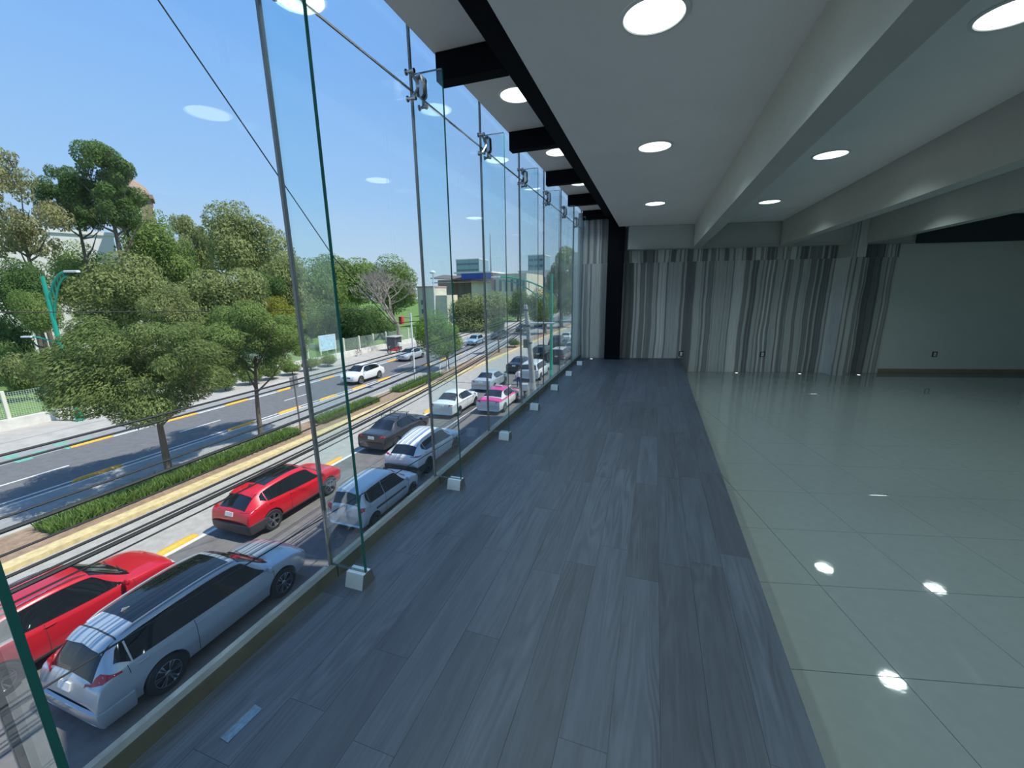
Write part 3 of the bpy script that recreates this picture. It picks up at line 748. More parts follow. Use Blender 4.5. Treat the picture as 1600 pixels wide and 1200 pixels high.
    def wiper(m):
        for x0, x1 in ((.05, .58), (-.50, .02)):
            p = sh.pos(g3-.02, 8)
            m.tube([(x0, p[1]+.03, p[2]+.02), ((x0+x1)/2, p[1]-.04, p[2]+.035), (x1, p[1]-.02, p[2]+.01)], .009, 5)
    P(wiper, 'wiper')
    D['tyre'], D['rim'], D['disc'] = wheel_meshes(wr, tw, S['sp'], S['st'])
    return D
CARS = {}
def car(kind, name, label, pm, x, y_rear_axle, face=1, roof=None, rim=None, clad=True, rails=False, sunroof=False, plate=True, simple=False, extra=None, group=None, roofmat=None, cat='car'):
    if kind not in CARS: CARS[kind] = make_car(kind)
    D = CARS[kind]; ra = D['ra']
    o = empty(name, (x, y_rear_axle - face*ra, GZ+.002), 0 if face > 0 else math.pi)
    tag(o, label, cat, group)
    rim = rim or M['rim']
    b = obj('body', D['body'], [pm, M['well']], o)
    obj('rear_window', D['rear_window'], M['carglass'], o); obj('windshield', D['windshield'], M['carglass'], o)
    for s in ('r', 'l'):
        for n in ('fw_', 'rw_', 'qw_'): obj('side_window', D[n+s], M['carglass'], o)
        if kind != 'hatch': obj('door_pillar', D['pil_'+s], M['carglass'], o)
        obj('tail_lamp', D['tail_'+s], M['taillight'], o); obj('head_lamp', D['head_'+s], M['headlight'], o)
        obj('wing_mirror', D['mirror_'+s], pm, o)
        if not simple:
            obj('door_seam', D['seam_'+s], M['cladding'], o)
            for n in ('hf_', 'hr_'): obj('door_handle', D[n+s], M['chrome'] if kind == 'suv' else pm, o)
        if clad: obj('sill_cladding', D['sill_'+s], M['cladding'], o)
        if rails: obj('roof_rail', D['rail_'+s], M['chrome'], o)
    if clad: obj('rear_bumper', D['rear_bumper'], M['cladding'], o)
    obj('grille', D['grille'], M['cladding'], o)
    if sunroof: obj('sunroof', D['sunroof'], M['carglass'], o)
    if plate: obj('number_plate', D['plate'], M['plate'], o)
    if kind != 'sedan': obj('roof_spoiler', D['spoiler'], roofmat or pm, o)
    if not simple: obj('wiper', D['wiper'], M['cladding'], o)
    wr, tw, hw = D['S']['wr'], D['tw'], D['hw']
    for ya in (ra, D['fa']):
        for sd in (1, -1):
            w = obj('wheel', D['tyre'], M['tyre'], o, (sd*(hw-tw/2-.012), ya, wr))
            if sd < 0: w.rotation_euler.z = math.pi
            obj('rim', D['rim'], rim, w); obj('brake_disc', D['disc'], M['rim_dark'], w)
    return o
P_silver = paint('silver_blue_paint', (.44, .50, .54), .45, .3)
P_red = paint('bright_red_paint', (.62, .010, .022), .1)
P_red2 = paint('cherry_red_paint', (.55, .014, .028), .15)
P_white = paint('white_paint', (.80, .81, .80))
P_i10 = paint('pale_silver_paint', (.52, .58, .61), .35, .3)
P_grey = paint('dark_grey_paint', (.050, .050, .055), .4)
P_camry = paint('light_silver_paint', (.52, .57, .58), .35)
P_black = paint('black_paint', (.010, .011, .013))
P_maroon = paint('maroon_paint', (.09, .012, .018))
P_pink = paint('pink_taxi_paint', (.80, .035, .26))
P_blue = paint('dark_blue_paint', (.03, .05, .085), .2)
P_lblue = paint('light_blue_paint', (.35, .52, .62), .3)

c = car('suv', 'suv', 'silver blue suv with long dark glass roof beside the building', P_silver, -10.03, 4.18, rails=False, sunroof=True, plate=True, clad=False)
obj('rear_bumper', CARS['suv']['rear_bumper'], P_silver, c)
D = CARS['suv']
for s in 'rl': obj('roof_rail', D['rail_'+s], P_silver, c)
m = MB(); D['sh'].center_patch(m, 4.12, 4.16, 6.3, off=.004, nu=1, nv=10); m.build('roof_seam', M['cladding'], c)
p = D['sh'].pos(4.75, 8); MB().prism_x([(p[1]-.09, p[2]), (p[1]+.09, p[2]-.0), (p[1]-.06, p[2]+.055)], -.012, .012).build('aerial', P_silver, c)
c = car('cross', 'suv', 'cherry red suv with plain roof and pale roof line beside the silver suv', P_red2, -13.1, 2.95, rails=True)
c = car('cross', 'suv', 'bright red suv with glass roof and white number plate', P_red, -13.02, 9.37, sunroof=True)
p = CARS['cross']['sh'].pos(4.35, 8); MB().prism_x([(p[1]-.09, p[2]), (p[1]+.09, p[2]), (p[1]-.05, p[2]+.06)], -.02, .02).build('aerial', M['cladding'], c)
c = car('hatch', 'hatchback', 'small pale silver hatchback with red upright tail lamps', P_i10, -9.56, 10.54, rim=M['rim_dark'], clad=False, plate=False)
sh = CARS['hatch']['sh']
for sd in (1, -1):
    m = MB(); sh.patch(m, [(4.6, 3.1), (7.6, 3.1), (7.6, 3.35), (4.6, 3.35)], side=sd, nu=14, nv=1, off=.018); m.build('rub_strip', M['cladding'], c)
p = sh.pos(2.2, 8); MB().lathe([(.001, -.02), (.05, -.02), (.05, 0), (.0001, .004)], 14, axis='y', off=(0, p[1]-.01, p[2])).build('badge', M['cladding'], c)
c = car('cross', 'crossover', 'white crossover with black rear glass and red lamps behind the hatchback', P_white, -10.18, 15.06, rails=True, rim=M['rim_dark'])
c = car('sedan', 'sedan', 'dark grey sedan with roof rack bars', P_grey, -13.27, 17.16, clad=False)
sh = CARS['sedan']['sh']
for t in (5.5, 7.2):
    p = sh.pos(t, 8); z = p[2]+.09; m = MB(); m.tube([(-.62, p[1], z), (.62, p[1], z)], .018, 6)
    for sd in (-1, 1): m.tube([(sd*.52, p[1], z), (sd*.555, p[1], z-.14)], .02, 6); m.tube([(sd*.62, p[1], z), (sd*.66, p[1]+.03, z+.06)], .018, 6)
    m.build('rack_bar', M['cladding'], c)
car('sedan', 'sedan', 'white sedan beside the pink taxi', P_white, -12.72, 23.47, clad=False)
# taxi: pink upper, white lower
tx = car('sedan', 'taxi', 'pink and white taxi with a white roof light', P_white, -10.1, 25.1, clad=False, plate=False)
sh = CARS['sedan']['sh']; m = MB()
for a, b in ((3.05, 3.95),): sh.center_patch(m, 1.75, 3.9, 5.1, off=.006, nu=10, nv=8)
m.build('boot_lid', P_pink, tx)
m = MB(); sh.center_patch(m, 4.95, 8.05, 5.85, off=.006, nu=14, nv=10); m.build('roof_panel', P_pink, tx)
m = MB(); sh.center_patch(m, 9.0, 11.2, 5.1, off=.006, nu=10, nv=8); m.build('bonnet', P_pink, tx)
for sd in (1, -1):
    m = MB(); sh.patch(m, [(3.0, 3.95), (10.6, 3.95), (10.6, 5.2), (3.0, 5.2)], side=sd, nu=24, nv=4, off=.006); m.build('pink_flank', P_pink, tx)
p = sh.pos(6.3, 8); MB().cbox(-.26, .26, p[1]-.07, p[1]+.07, p[2]+.008, p[2]+.13, .03).build('roof_light', M['plate'], tx)
car('sedan', 'sedan', 'light silver sedan between the white sedan and the black sedan', P_camry, -13.03, 30.68, clad=False)
car('sedan', 'sedan', 'black sedan with white number plate ahead of the silver sedan', P_black, -12.85, 38.55, clad=False)
car('boxy', 'suv', 'white suv behind the leaning concrete pole', P_white, -10.42, 35.5, clad=False, plate=False)
car('boxy', 'suv', 'black suv ahead of the black sedan', P_black, -12.45, 46.1, clad=False, simple=True)
car('boxy', 'van', 'tall black van behind the green lamp post', P_black, -12.3, 53.6, clad=False, plate=False, simple=True).scale = (1, 1, 1.22)
c = car('boxy', 'suv', 'maroon suv with pale roof under the green lamp post', P_maroon, -10.0, 44.8, clad=False, simple=True)
m = MB(); CARS['boxy']['sh'].center_patch(m, 4.05, 7.0, 6.4, nu=8, nv=6); m.build('roof_panel', P_white, c)
car('hatch', 'hatchback', 'light silver hatchback far along the lane nearest the building', P_camry, -10.0, 52.5, clad=False, simple=True)
car('sedan', 'sedan', 'white sedan ahead of the tall black van', P_white, -13.2, 64.5, clad=False, simple=True)
car('boxy', 'suv', 'white suv ahead of the light silver hatchback', P_white, -10.1, 61, clad=False, simple=True)
# oncoming carriageway
car('cross', 'minivan', 'white car with blue windshield driving towards the grass median', P_white, -25.7, 32.35, face=-1, clad=False, simple=True)
car('sedan', 'sedan', 'silver grey sedan coming along the kerb beside the park', P_camry, -28.25, 44.6, face=-1, clad=False, simple=True)
car('hatch', 'hatchback', 'light blue hatchback half hidden behind the bright green median tree', P_lblue, -26.3, 59.6, face=-1, clad=False, simple=True)
car('cross', 'suv', 'dark blue oncoming suv beyond the median trees', P_blue, -25.5, 68.2, face=-1, clad=False, simple=True)
car('sedan', 'sedan', 'black oncoming sedan far down the avenue', P_black, -25.6, 82.0, face=-1, clad=False, simple=True)
car('boxy', 'van', 'white oncoming van far down the avenue', P_white, -25.3, 95.0, face=-1, clad=False, simple=True).scale = (1, 1, 1.1)
# behind the viewer, seen mirrored in the glass fins
car('cross', 'crossover', 'white crossover mirrored in the glass fins', P_white, -10.1, -8.7, clad=False, simple=True)
# ================================================================ street
def asphalt(name, c, sc=3.):
    m = pbr(name, c, .85, spec=.3, noise=(sc, .16), bump=(60, .15)); return m
M['asphalt'] = asphalt('worn_asphalt', (.16, .155, .15))
M['asphalt_far'] = asphalt('grey_asphalt', (.15, .15, .155))
M['concrete'] = asphalt('pale_concrete_lane', (.38, .365, .33))
M['gutter'] = asphalt('grey_gutter_lane', (.29, .29, .285))
M['pave'] = pbr('pavement_concrete', (.42, .39, .35), .85, noise=(1.2, .15))
M['kerb_y'] = pbr('faded_yellow_kerb', (.62, .50, .26), .8, noise=(4, .25))
M['kerb_g'] = pbr('grey_kerb', (.45, .43, .39), .85, noise=(3, .15))
M['dirt'] = pbr('dry_earth', (.30, .21, .14), .95, noise=(5, .3))
M['white_line'] = pbr('white_road_paint', (.72, .72, .70), .7, noise=(8, .15))
M['yellow'] = pbr('yellow_divider', (.78, .40, .04), .6, noise=(10, .2))
M['green_paint'] = pbr('green_lane_paint', (.14, .42, .31), .75, noise=(6, .2))
M['lawn'] = pbr('park_lawn', (.12, .21, .035), .95, noise=(.7, .35), bump=(12, .5))
M['grass'] = leaf_mat('grass_blades', (.09, .19, .035), (.24, .34, .09), 3)
Y0, Y1 = -45, 420
def strip(name, x0, x1, z0, z1, mat, ya=Y0, yb=Y1):
    return tag(MB().box(min(x0, x1), max(x0, x1), ya, yb, z0, z1).build(name, mat), kind='structure')
strip('road_near', -14.1, -8.55, GZ-.3, GZ, M['asphalt'])
strip('road_concrete_lane', -17.85, -14.1005, GZ-.3, GZ, M['concrete'])
strip('sidewalk_near', -8.35, -1.76, GZ-.3, GZ+.14, M['pave'])
strip('kerb_near', -8.549, -8.351, GZ-.3, GZ+.15, M['kerb_g'])
strip('kerb_median_near', -18.35, -17.851, GZ-.3, GZ+.15, M['kerb_y'])
strip('median', -20.45, -18.351, GZ-.3, GZ+.12, M['dirt'])
strip('kerb_median_far', -20.7, -20.451, GZ-.3, GZ+.15, M['kerb_g'])
strip('road_far_gutter', -24.0, -20.701, GZ-.3, GZ, M['gutter'])
strip('road_far', -30.0, -24.0005, GZ-.3, GZ, M['asphalt_far'])
strip('road_far_edge', -31.8, -30.0005, GZ-.3, GZ, M['gutter'])
strip('kerb_far', -32.0, -31.801, GZ-.3, GZ+.15, M['kerb_g'])
strip('sidewalk_far', -37.2, -32.001, GZ-.3, GZ+.14, M['pave'])
strip('ground_park', -400, -37.6, GZ-.3, GZ+.1, M['lawn'])
strip('ground_right', -1.7, 300, GZ-.5, GZ-.31, M['pave'], 26.6, Y1)
wallp = strip('wall_park', -37.6, -37.201, GZ-.3, GZ+.78, pbr('whitewashed_wall', (.68, .66, .60), .85, noise=(1.5, .15)), -40, 75)
# markings
def mark(name, label, cat, grp, items, mat, h=.004):
    for (x0, x1, y0, y1) in items:
        o = MB().box(x0, x1, y0, y1, GZ, GZ+h).build(name, mat); tag(o, label, cat, grp)
mark('lane_line', 'short white dashed lane line on the far carriageway', 'road marking', 'dashes on the far carriageway', [(-26.82, -26.70, 8.0-7.55*k*-1, 10.5+7.55*k) for k in range(0, 12)], M['white_line'])
mark('edge_line', 'long white line beside the yellow dividers on the far carriageway', 'road marking', None, [(-24.36, -24.24, -30, 150)], M['white_line'])
mark('edge_line', 'thin white line next to the grey gutter lane', 'road marking', None, [(-23.9, -23.8, -30, 150)], M['white_line'])
mark('edge_line', 'long white line along the bike lane by the park', 'road marking', None, [(-29.95, -29.75, 12.5, 150)], M['white_line'])
mark('lane_line', 'long white line between the traffic queue and the empty concrete lane', 'road marking', None, [(-14.28, -14.14, -30, 23.4)], M['white_line'])
mark('lane_line', 'white line between the two queues of cars', 'road marking', None, [(-11.62, -11.52, 19.5, 33)], M['white_line'])
gp = []
for k in range(6):
    y = 8.0+k*.95; gp += [(-30.9, -30.35, y, y+.55) if k % 2 else (-30.3, -29.75, y, y+.6)]
    gp += [(-31.5, -30.95, y+.1, y+.6)] if k % 2 == 0 else []
mark('green_patch', 'green painted block on the bike lane crossing', 'road marking', 'green blocks on the bike lane', gp, M['green_paint'])
# yellow raised lane dividers
dv = MB(); n = 10; pr = [(-.12, 0), (-.10, .07), (-.05, .11), (.05, .11), (.10, .07), (.12, 0)]
vv = []
for k, (y, s_) in enumerate(((-.95, .25), (-.85, .8), (-.6, 1), (.6, 1), (.85, .8), (.95, .25))):
    vv += [(p[0]*(.6+.4*s_), y, p[1]*s_) for p in pr]
ff = [tuple(range(6)), tuple(range(35, 29, -1))]
for i in range(5):
    for k in range(6): ff.append((i*6+k, i*6+(k+1) % 6, i*6+6+(k+1) % 6, i*6+6+k))
dv.add(vv, ff); dv_me = dv.mesh('lane_divider', 40)
for y in (10.35, 17.5, 21.1, 24.8, 28.5, 32.0, 36, 40, 44, 48):
    tag(obj('lane_divider', dv_me, M['yellow'], None, (-24.1, y, GZ+.005)), 'raised yellow divider on the white line by the grey gutter lane', 'lane divider', 'yellow dividers by the gutter lane')
for y in (12.9, 17.7, 21.6, 26.1, 31, 36.2, 41.6, 46):
    tag(obj('lane_divider', dv_me, M['yellow'], None, (-29.85, y, GZ+.005)), 'raised yellow divider edging the bike lane beside the park', 'lane divider', 'yellow dividers along the bike lane')
for y in (7.6, 14.6, 23.8):
    tag(obj('lane_divider', dv_me, M['yellow'], None, (-14.42, y, GZ+.001)), 'raised yellow divider on the line beside the queue of cars', 'lane divider', 'yellow dividers beside the queue').scale = (1, .7, 1)
# median grass, sown as blades
rng = np.random.default_rng(3)
def blades(name, label, spans, n, h=.42):
    V = []; F = []
    for (x0, x1, y0, y1), k in zip(spans, n):
        x = rng.uniform(x0, x1, k); y = rng.uniform(y0, y1, k); a = rng.uniform(0, 2*math.pi, k); hh = h*rng.uniform(.6, 1.25, k); ln = rng.normal(0, .16, (k, 2))
        w = .022
        for i in range(k):
            cx, sx = math.cos(a[i])*w, math.sin(a[i])*w; o = len(V); z = GZ+.12
            V += [(x[i]-cx, y[i]-sx, z), (x[i]+cx, y[i]+sx, z), (x[i]+ln[i][0]*.4+cx*.8, y[i]+ln[i][1]*.4+sx*.8, z+hh[i]*.6), (x[i]+ln[i][0]*.4-cx*.8, y[i]+ln[i][1]*.4-sx*.8, z+hh[i]*.6), (x[i]+ln[i][0], y[i]+ln[i][1], z+hh[i])]
            F += [(o, o+1, o+2, o+3), (o+3, o+2, o+4)]
    me = bpy.data.meshes.new(name); me.from_pydata(V, [], F); me.update()
    return tag(obj(name, me, M['grass']), label, 'grass', kind='stuff')
blades('median_grass', 'long green grass growing in the earth strip of the median', [(-20.1, -18.9, 6.6, 17.2), (-20.1, -19.0, 19.0, 24.6), (-20.2, -19.0, 27.4, 34.5)], [6500, 2800, 2600])

# ---------------------------------------------------------------- poles, lamps, cables
M['pole_c'] = pbr('weathered_concrete_pole', (.42, .41, .38), .9, noise=(3, .2))
M['green_post'] = pbr('green_lamp_post', (.012, .36, .24), .4, noise=(3, .1))
M['grey_post'] = pbr('grey_sign_post', (.18, .19, .2), .5)
M['cable'] = pbr('black_cable', (.012, .012, .014), .6)
M['lamp_white'] = pbr('white_lamp_housing', (.75, .76, .75), .4)
po = empty('utility_pole', (-8.05, 28.0, GZ+.14))
MB().tube([(0, 0, 0), (-.15, -.3, 3.5), (-.42, -.55, 6.95)], [.24, .19, .13], 14).build('shaft', M['pole_c'], po, 40)
for z, r in ((6.6, .17), (5.5, .185), (4.3, .20)):
    MB().lathe([(r, -.05), (r+.012, -.05), (r+.012, .05), (r, .05)], 14, off=(-.15-.27*(z-3.5)/3.45, -.3-.25*(z-3.5)/3.45, z), closed=True).build('band', M['cable'], po)
MB().tube([(-.1, -.5, 5.7), (1.6, -.3, 5.72)], .05, 8).build('cross_arm', M['lamp_white'], po)
MB().cbox(-.52, -.18, -.85, -.6, 4.0, 4.6, .03).build('junction_box', M['cable'], po)
tag(po, 'weathered leaning concrete utility pole carrying the black cables', 'utility pole')
px0, py0, pz0 = -8.45, 27.5, 0
cabs = [(-.51, .17, .020), (-.61, .05, .017), (-1.395, -.15, .018), (-1.57, -.30, .034), (-1.89, -.40, .018), (-2.26, -.65, .024), (-2.40, -.85, .020), (-2.46, -.95, .036), (-2.67, -1.2, .015)]
names = ['uppermost', 'second highest', 'third', 'fourth, thick', 'fifth', 'sixth', 'seventh', 'eighth, thickest', 'lowest of the bundle']
for k, (zm, ze, r) in enumerate(cabs):
    pts = []
    for i in range(41):
        y = -28+i*(55.15/40); t = (y-3.4)/24.1
        z = zm + (ze-zm)*t*t; pts.append((px0+.05*math.sin(k*2.1)-.0*t, y, z))
    o = MB().tube(pts, r, 6).build('street_cable', M['cable'], None, 40)
    tag(o, 'black cable strung along the street to the concrete pole, %s' % names[k], 'cable')
def cable(pts, r, label):
    P = [Vector(p) for p in pts]; n = len(P)
    o = MB().tube(P, r, 6).build('street_cable', M['cable'], None, 40); tag(o, label, 'cable')
cable([(-8.3, -6+i, -4.05-.12*(i-8)*1.0*(.5 if i > 8 else .2)) for i in range(0, 24)], .016, 'thin black cable hanging low in front of the silver blue suv')
cable([(-8.5, y, 6.65-1.128*(y-5.97)) for y in np.linspace(1, 9.6, 8)] + [(-8.5, 12, .6), (-8.5, 20, .4), (-8.45, 27.1, .5)], .014, 'single thin cable slanting across the open sky')
cable([on_x(-120, 489, -30)]+[on_x(px, 488-.006*px, -30) for px in (0, 150, 300, 480, 640)], .03, 'long level cable crossing in front of the park trees')

def truss_lamp(name, loc, rz, H, label, span, rise, low=True):
    o = empty(name, loc, rz)
    MB().tube([(0, 0, 0), (0, 0, .5), (0, 0, H)], [.17, .15, .10], 14).build('post', M['green_post'], o, 40)
    MB().lathe([(.26, 0), (.26, .05), (.2, .12), (.19, .5), (.16, .52)], 16).build('base', M['green_post'], o, 40)
    n = 14; up, lo = [], []
    for i in range(n+1):
        t = i/n; up.append((-span*t, 0, H-1.5+rise*(1-(1-t)**2))); lo.append((-span*t, 0, H-2.9+(rise+1.12)*(1-(1-t)**2)))
    MB().tube(up, .065, 8).build('upper_arm', M['green_post'], o, 40); MB().tube(lo, .05, 8).build('lower_arm', M['green_post'], o, 40)
    for i in range(2, n, 2): MB().tube([up[i], lo[i]], .028, 6).build('rung', M['green_post'], o)
    e = up[-1]
    l = MB().cbox(e[0]-.75, e[0]+.05, -.14, .14, e[2]-.05, e[2]+.07, .03).build('lamp_head', M['lamp_white'], o)
    if low:
        pts = [(1.6*t, 0, H-4.2+.55*math.sin(t*1.5)) for t in np.linspace(0, 1, 8)]
        MB().tube(pts, .04, 8).build('low_arm', M['green_post'], o, 40); e = pts[-1]
        MB().cbox(e[0]-.05, e[0]+.6, -.12, .12, e[2]-.05, e[2]+.05, .02).build('low_lamp_head', M['lamp_white'], o)
    return tag(o, label, 'street lamp')
truss_lamp('street_lamp', (-8.2, 34.0, GZ+.14), 0, 9.25, 'green street lamp with a long curved ladder arm over the queue', 4.6, 1.35)
truss_lamp('street_lamp', (-35.4, 14.95, GZ+.14), R(200), 9.2, 'green street lamp with a short curved arm on the park side pavement', 1.5, 1.75)
def post(name, loc, h, r, label, mat, cat, bits=None):
    o = empty(name, loc); MB().tube([(0, 0, 0), (0, 0, h)], r, 10).build('post', mat, o, 40)
    MB().lathe([(r*2, 0), (r*2, .02), (r*1.1, .05)], 12).build('foot', mat, o, 40)
    if bits: bits(o, h)
    return tag(o, label, cat)
def sgn(o, h): MB().cbox(-.03, -.015, -.28, .28, h-.75, h-.05, .005).build('sign_plate', M['grey_post'], o)
post('sign_post', (-19.6, 17.75, GZ+.12), 3.3, .05, 'grey sign post standing between the two grass strips', M['grey_post'], 'sign post', sgn)
def tl(o, h):
    a = MB(); a.tube([(0, 0, h-.4), (0, -1.4, h-.25)], .05, 8); a.build('arm', M['grey_post'], o, 40)
    b = MB().cbox(-.16, .16, -1.62, -1.28, h-.85, h-.2, .04).build('signal_box', pbr('red_signal_housing', (.55, .03, .02), .4), o)
    for i in range(3): MB().lathe([(.07, 0), (.08, -.05), (.001, -.02)], 14, axis='y', off=(0, -1.63, h-.3-.2*i)).build('lens', M['cable'], b)
post('traffic_light', (-20.0, 31.0, GZ+.12), 6.2, .075, 'pale traffic signal post with a red signal box', M['lamp_white'], 'traffic light', tl)
for x, y in ((-19.9, 35.4), (-19.5, 36.2), (-20.0, 39.1)):
    post('bollard', (x, y, GZ+.12), 1.25, .09, 'white post in the earth median', M['lamp_white'], 'bollard', None)['group'] = 'white posts in the median'
post('lamp_pole', (-31.2-4, 62, GZ+.14), 11, .09, 'slim pale pole beside the bare tree', M['lamp_white'], 'lamp pole', lambda o, h: MB().lathe([(.05, 0), (.5, .15), (.5, .35), (.1, .6)], 12, off=(0, 0, h-.1)).build('lamp_head', M['lamp_white'], o, 40))

# ---------------------------------------------------------------- park fence, hedge, street furniture
M['fence_w'] = pbr('cream_fence_paint', (.72, .71, .58), .6)
M['fence_g'] = pbr('green_white_mesh', (.45, .55, .44), .6)
fn = empty('park_fence', (-37.4, 0, GZ+.785)); fp = MB().cbox(-.09, .09, -.09, .09, 0, 1.75, .02).mesh('fence_post')
pm_ = MB()
for k in range(25): pm_.box(-.008, .008, .1+k*.115, .116+k*.115, .08, 1.62)
for k in range(14): pm_.box(-.007, .007, .1, 2.86, .1+k*.115, .115+k*.115)
pm_ = pm_.mesh('mesh_panel')
for k in range(26):
    y = -8+2.95*k; obj('fence_post', fp, M['fence_w'], fn, (0, y, 0))
    o = obj('mesh_panel', pm_, M['fence_g'], fn, (0, y, 0)); o['kind'] = 'stuff'
tag(fn, 'cream and green mesh fence on the low white wall of the park', 'fence')
bd = empty('notice_board', (-36.9, 38.9, GZ+.14))
for y in (-1.2, 1.2): MB().box(-.05, .05, y-.05, y+.05, 0, 3.1).build('leg', M['fence_w'], bd)
f = MB().box(-.03, .03, -1.35, 1.35, 1.3, 3.15).build('frame', M['lamp_white'], bd)
MB().box(.031, .04, -1.28, 1.28, 1.36, 3.09).build('map_sheet', pbr('pale_blue_map', (.48, .66, .74), .5, noise=(2.5, .3)), f)
tag(bd, 'pale blue map board standing in front of the park fence', 'notice board')
# ================================================================ trees
M['bark'] = pbr('grey_brown_bark', (.16, .13, .10), .95, noise=(6, .35, (1, 1, .2)), bump=(20, .6))
M['bark_pale'] = pbr('pale_dry_bark', (.34, .30, .25), .95, noise=(6, .3, (1, 1, .2)))
LM = {'dark': leaf_mat('dark_green_leaves', (.065, .125, .04), (.19, .29, .095), .6),
      'mid': leaf_mat('mid_green_leaves', (.11, .19, .05), (.31, .40, .13), .6),
      'olive': leaf_mat('olive_leaves', (.16, .20, .07), (.40, .44, .18), .6),
      'bright': leaf_mat('bright_green_leaves', (.09, .20, .025), (.26, .40, .07), .6),
      'yellow': leaf_mat('yellowish_leaves', (.13, .18, .03), (.42, .40, .07), .5),
      'feather': leaf_mat('feathery_green_leaves', (.085, .135, .04), (.30, .37, .13), 1.1),
      'airy': leaf_mat('dry_olive_leaves', (.20, .21, .10), (.44, .42, .19), .6)}
def crown_mesh(name, seed, nblob, n, size, flat=1.0, spread=.62, rb=(.26, .48), droop=0., fill=.25):
    """a crown of radius about 1 made of leaf sprays gathered in clumps"""
    g = np.random.default_rng(seed); C = []; Rr = []
    for k in range(nblob):
        d = g.normal(size=3); d /= np.linalg.norm(d); r = spread*g.uniform(.25, 1)**.5
        C.append(d*r*[1, 1, flat]); Rr.append(g.uniform(*rb))
    C = np.array(C); Rr = np.array(Rr); w = Rr**2/np.sum(Rr**2); idx = g.choice(nblob, n, p=w)
    d = g.normal(size=(n, 3)); d /= np.linalg.norm(d, axis=1)[:, None]
    rad = Rr[idx]*np.where(g.random(n) < fill, g.uniform(.3, .9, n), g.uniform(.86, 1.08, n))
    P = C[idx] + d*rad[:, None]*[1, 1, .8*min(1, flat+.25)]
    nn = d + g.normal(size=(n, 3))*.55 + [0, 0, .35]; nn /= np.linalg.norm(nn, axis=1)[:, None]
    a = np.cross(nn, g.normal(size=(n, 3))); 
    if droop: a = a*.25 + P*[1, 1, 0]*1.2 + [0, 0, -droop]
    a -= nn*np.sum(a*nn, axis=1)[:, None]; a /= np.linalg.norm(a, axis=1)[:, None]; b = np.cross(nn, a)
    s = size*g.uniform(.6, 1.4, n)[:, None]; asp = .45 if not droop else .3
    q = np.stack([P-a*s, P+b*s*asp, P+a*s, P-b*s*asp], 1)
    me = bpy.data.meshes.new(name); me.vertices.add(4*n); me.vertices.foreach_set('co', q.reshape(-1)); me.loops.add(4*n); me.loops.foreach_set('vertex_index', np.arange(4*n))
    me.polygons.add(n); me.polygons.foreach_set('loop_start', np.arange(0, 4*n, 4)); me.polygons.foreach_set('loop_total', np.full(n, 4)); me.update(); me.validate()
    return me
CR = {'round': [crown_mesh('foliage', s, 26, 22000, .030) for s in (1, 2, 3)],
      'tall': [crown_mesh('foliage', s, 30, 22000, .030, 1.0, .76, (.17, .32)) for s in (11, 12)],
      'airy': [crown_mesh('foliage', 21, 40, 11000, .028, 1.0, .85, (.12, .24))],
      'near': [crown_mesh('foliage', s, 46, 90000, .017, .72, .80, (.13, .25), .25, .3) for s in (31, 32)],
      'bush': [crown_mesh('foliage', 41, 16, 7000, .05, .7, .5, (.35, .55))]}
def trunk_mb(h, r, seed, top=None, branches=6, cr=1.0, ch=1.0):
    g = random.Random(seed); m = MB(); lean = (g.uniform(-.05, .05)*h, g.uniform(-.05, .05)*h)
    top = h
    pts = [(lean[0]*t*t, lean[1]*t*t, top*t) for t in (0, .12, .35, .65, 1)]
    m.tube(pts, [r*1.35, r, r*.86, r*.7, r*.45], 9)
    for k in range(branches):
        t = g.uniform(.55, .98); a = g.uniform(0, 2*math.pi); p = Vector((lean[0]*t*t, lean[1]*t*t, top*t))
        e = p+Vector((math.cos(a)*cr*.6, math.sin(a)*cr*.6, ch*g.uniform(.25, .8)))
        m.tube([p, p.lerp(e, .5)+Vector((0, 0, -.08*ch)), e], [r*.45, r*.3, r*.1], 6)
    return m
_cn = [0]
def tree(name, label, base, crown_c, rx, rz_, kind, lm, tr=.16, group=None, bark='bark', branches=6):
    """base: ground point; crown_c: centre of the crown; rx, rz_: half width and half height of it"""
    _cn[0] += 1; k = _cn[0]
    o = empty(name, base); b = Vector(base); c = Vector(crown_c)-b
    trunk_mb(max(c.z-rz_*.25, .5), tr, k, None, branches, rx, rz_).build('trunk', M[bark], o, 40)
    f = obj('foliage', CR[kind][k % len(CR[kind])], LM[lm], o, c, k*1.7); f.scale = (rx, rx, rz_)
    return tag(o, label, 'tree', group)
def tree_px(label, pc, pw, pt, pb, dist, kind, lm, name='park_tree', tr=.22, group=None, zg=GZ+.1, **kw):
    """a tree whose crown spans these pixels when it stands at this distance"""
    t, b = at_dist(pc, pt, dist), at_dist(pc, pb, dist); c = (t+b)/2
    l, r = at_dist(pc-pw/2, (pt+pb)/2, dist), at_dist(pc+pw/2, (pt+pb)/2, dist)
    rx = np.linalg.norm(l-r)/2; rz_ = (t[2]-b[2])/2
    return tree(name, label, (c[0], c[1], zg), c, rx, rz_, kind, lm, tr, group, **kw)
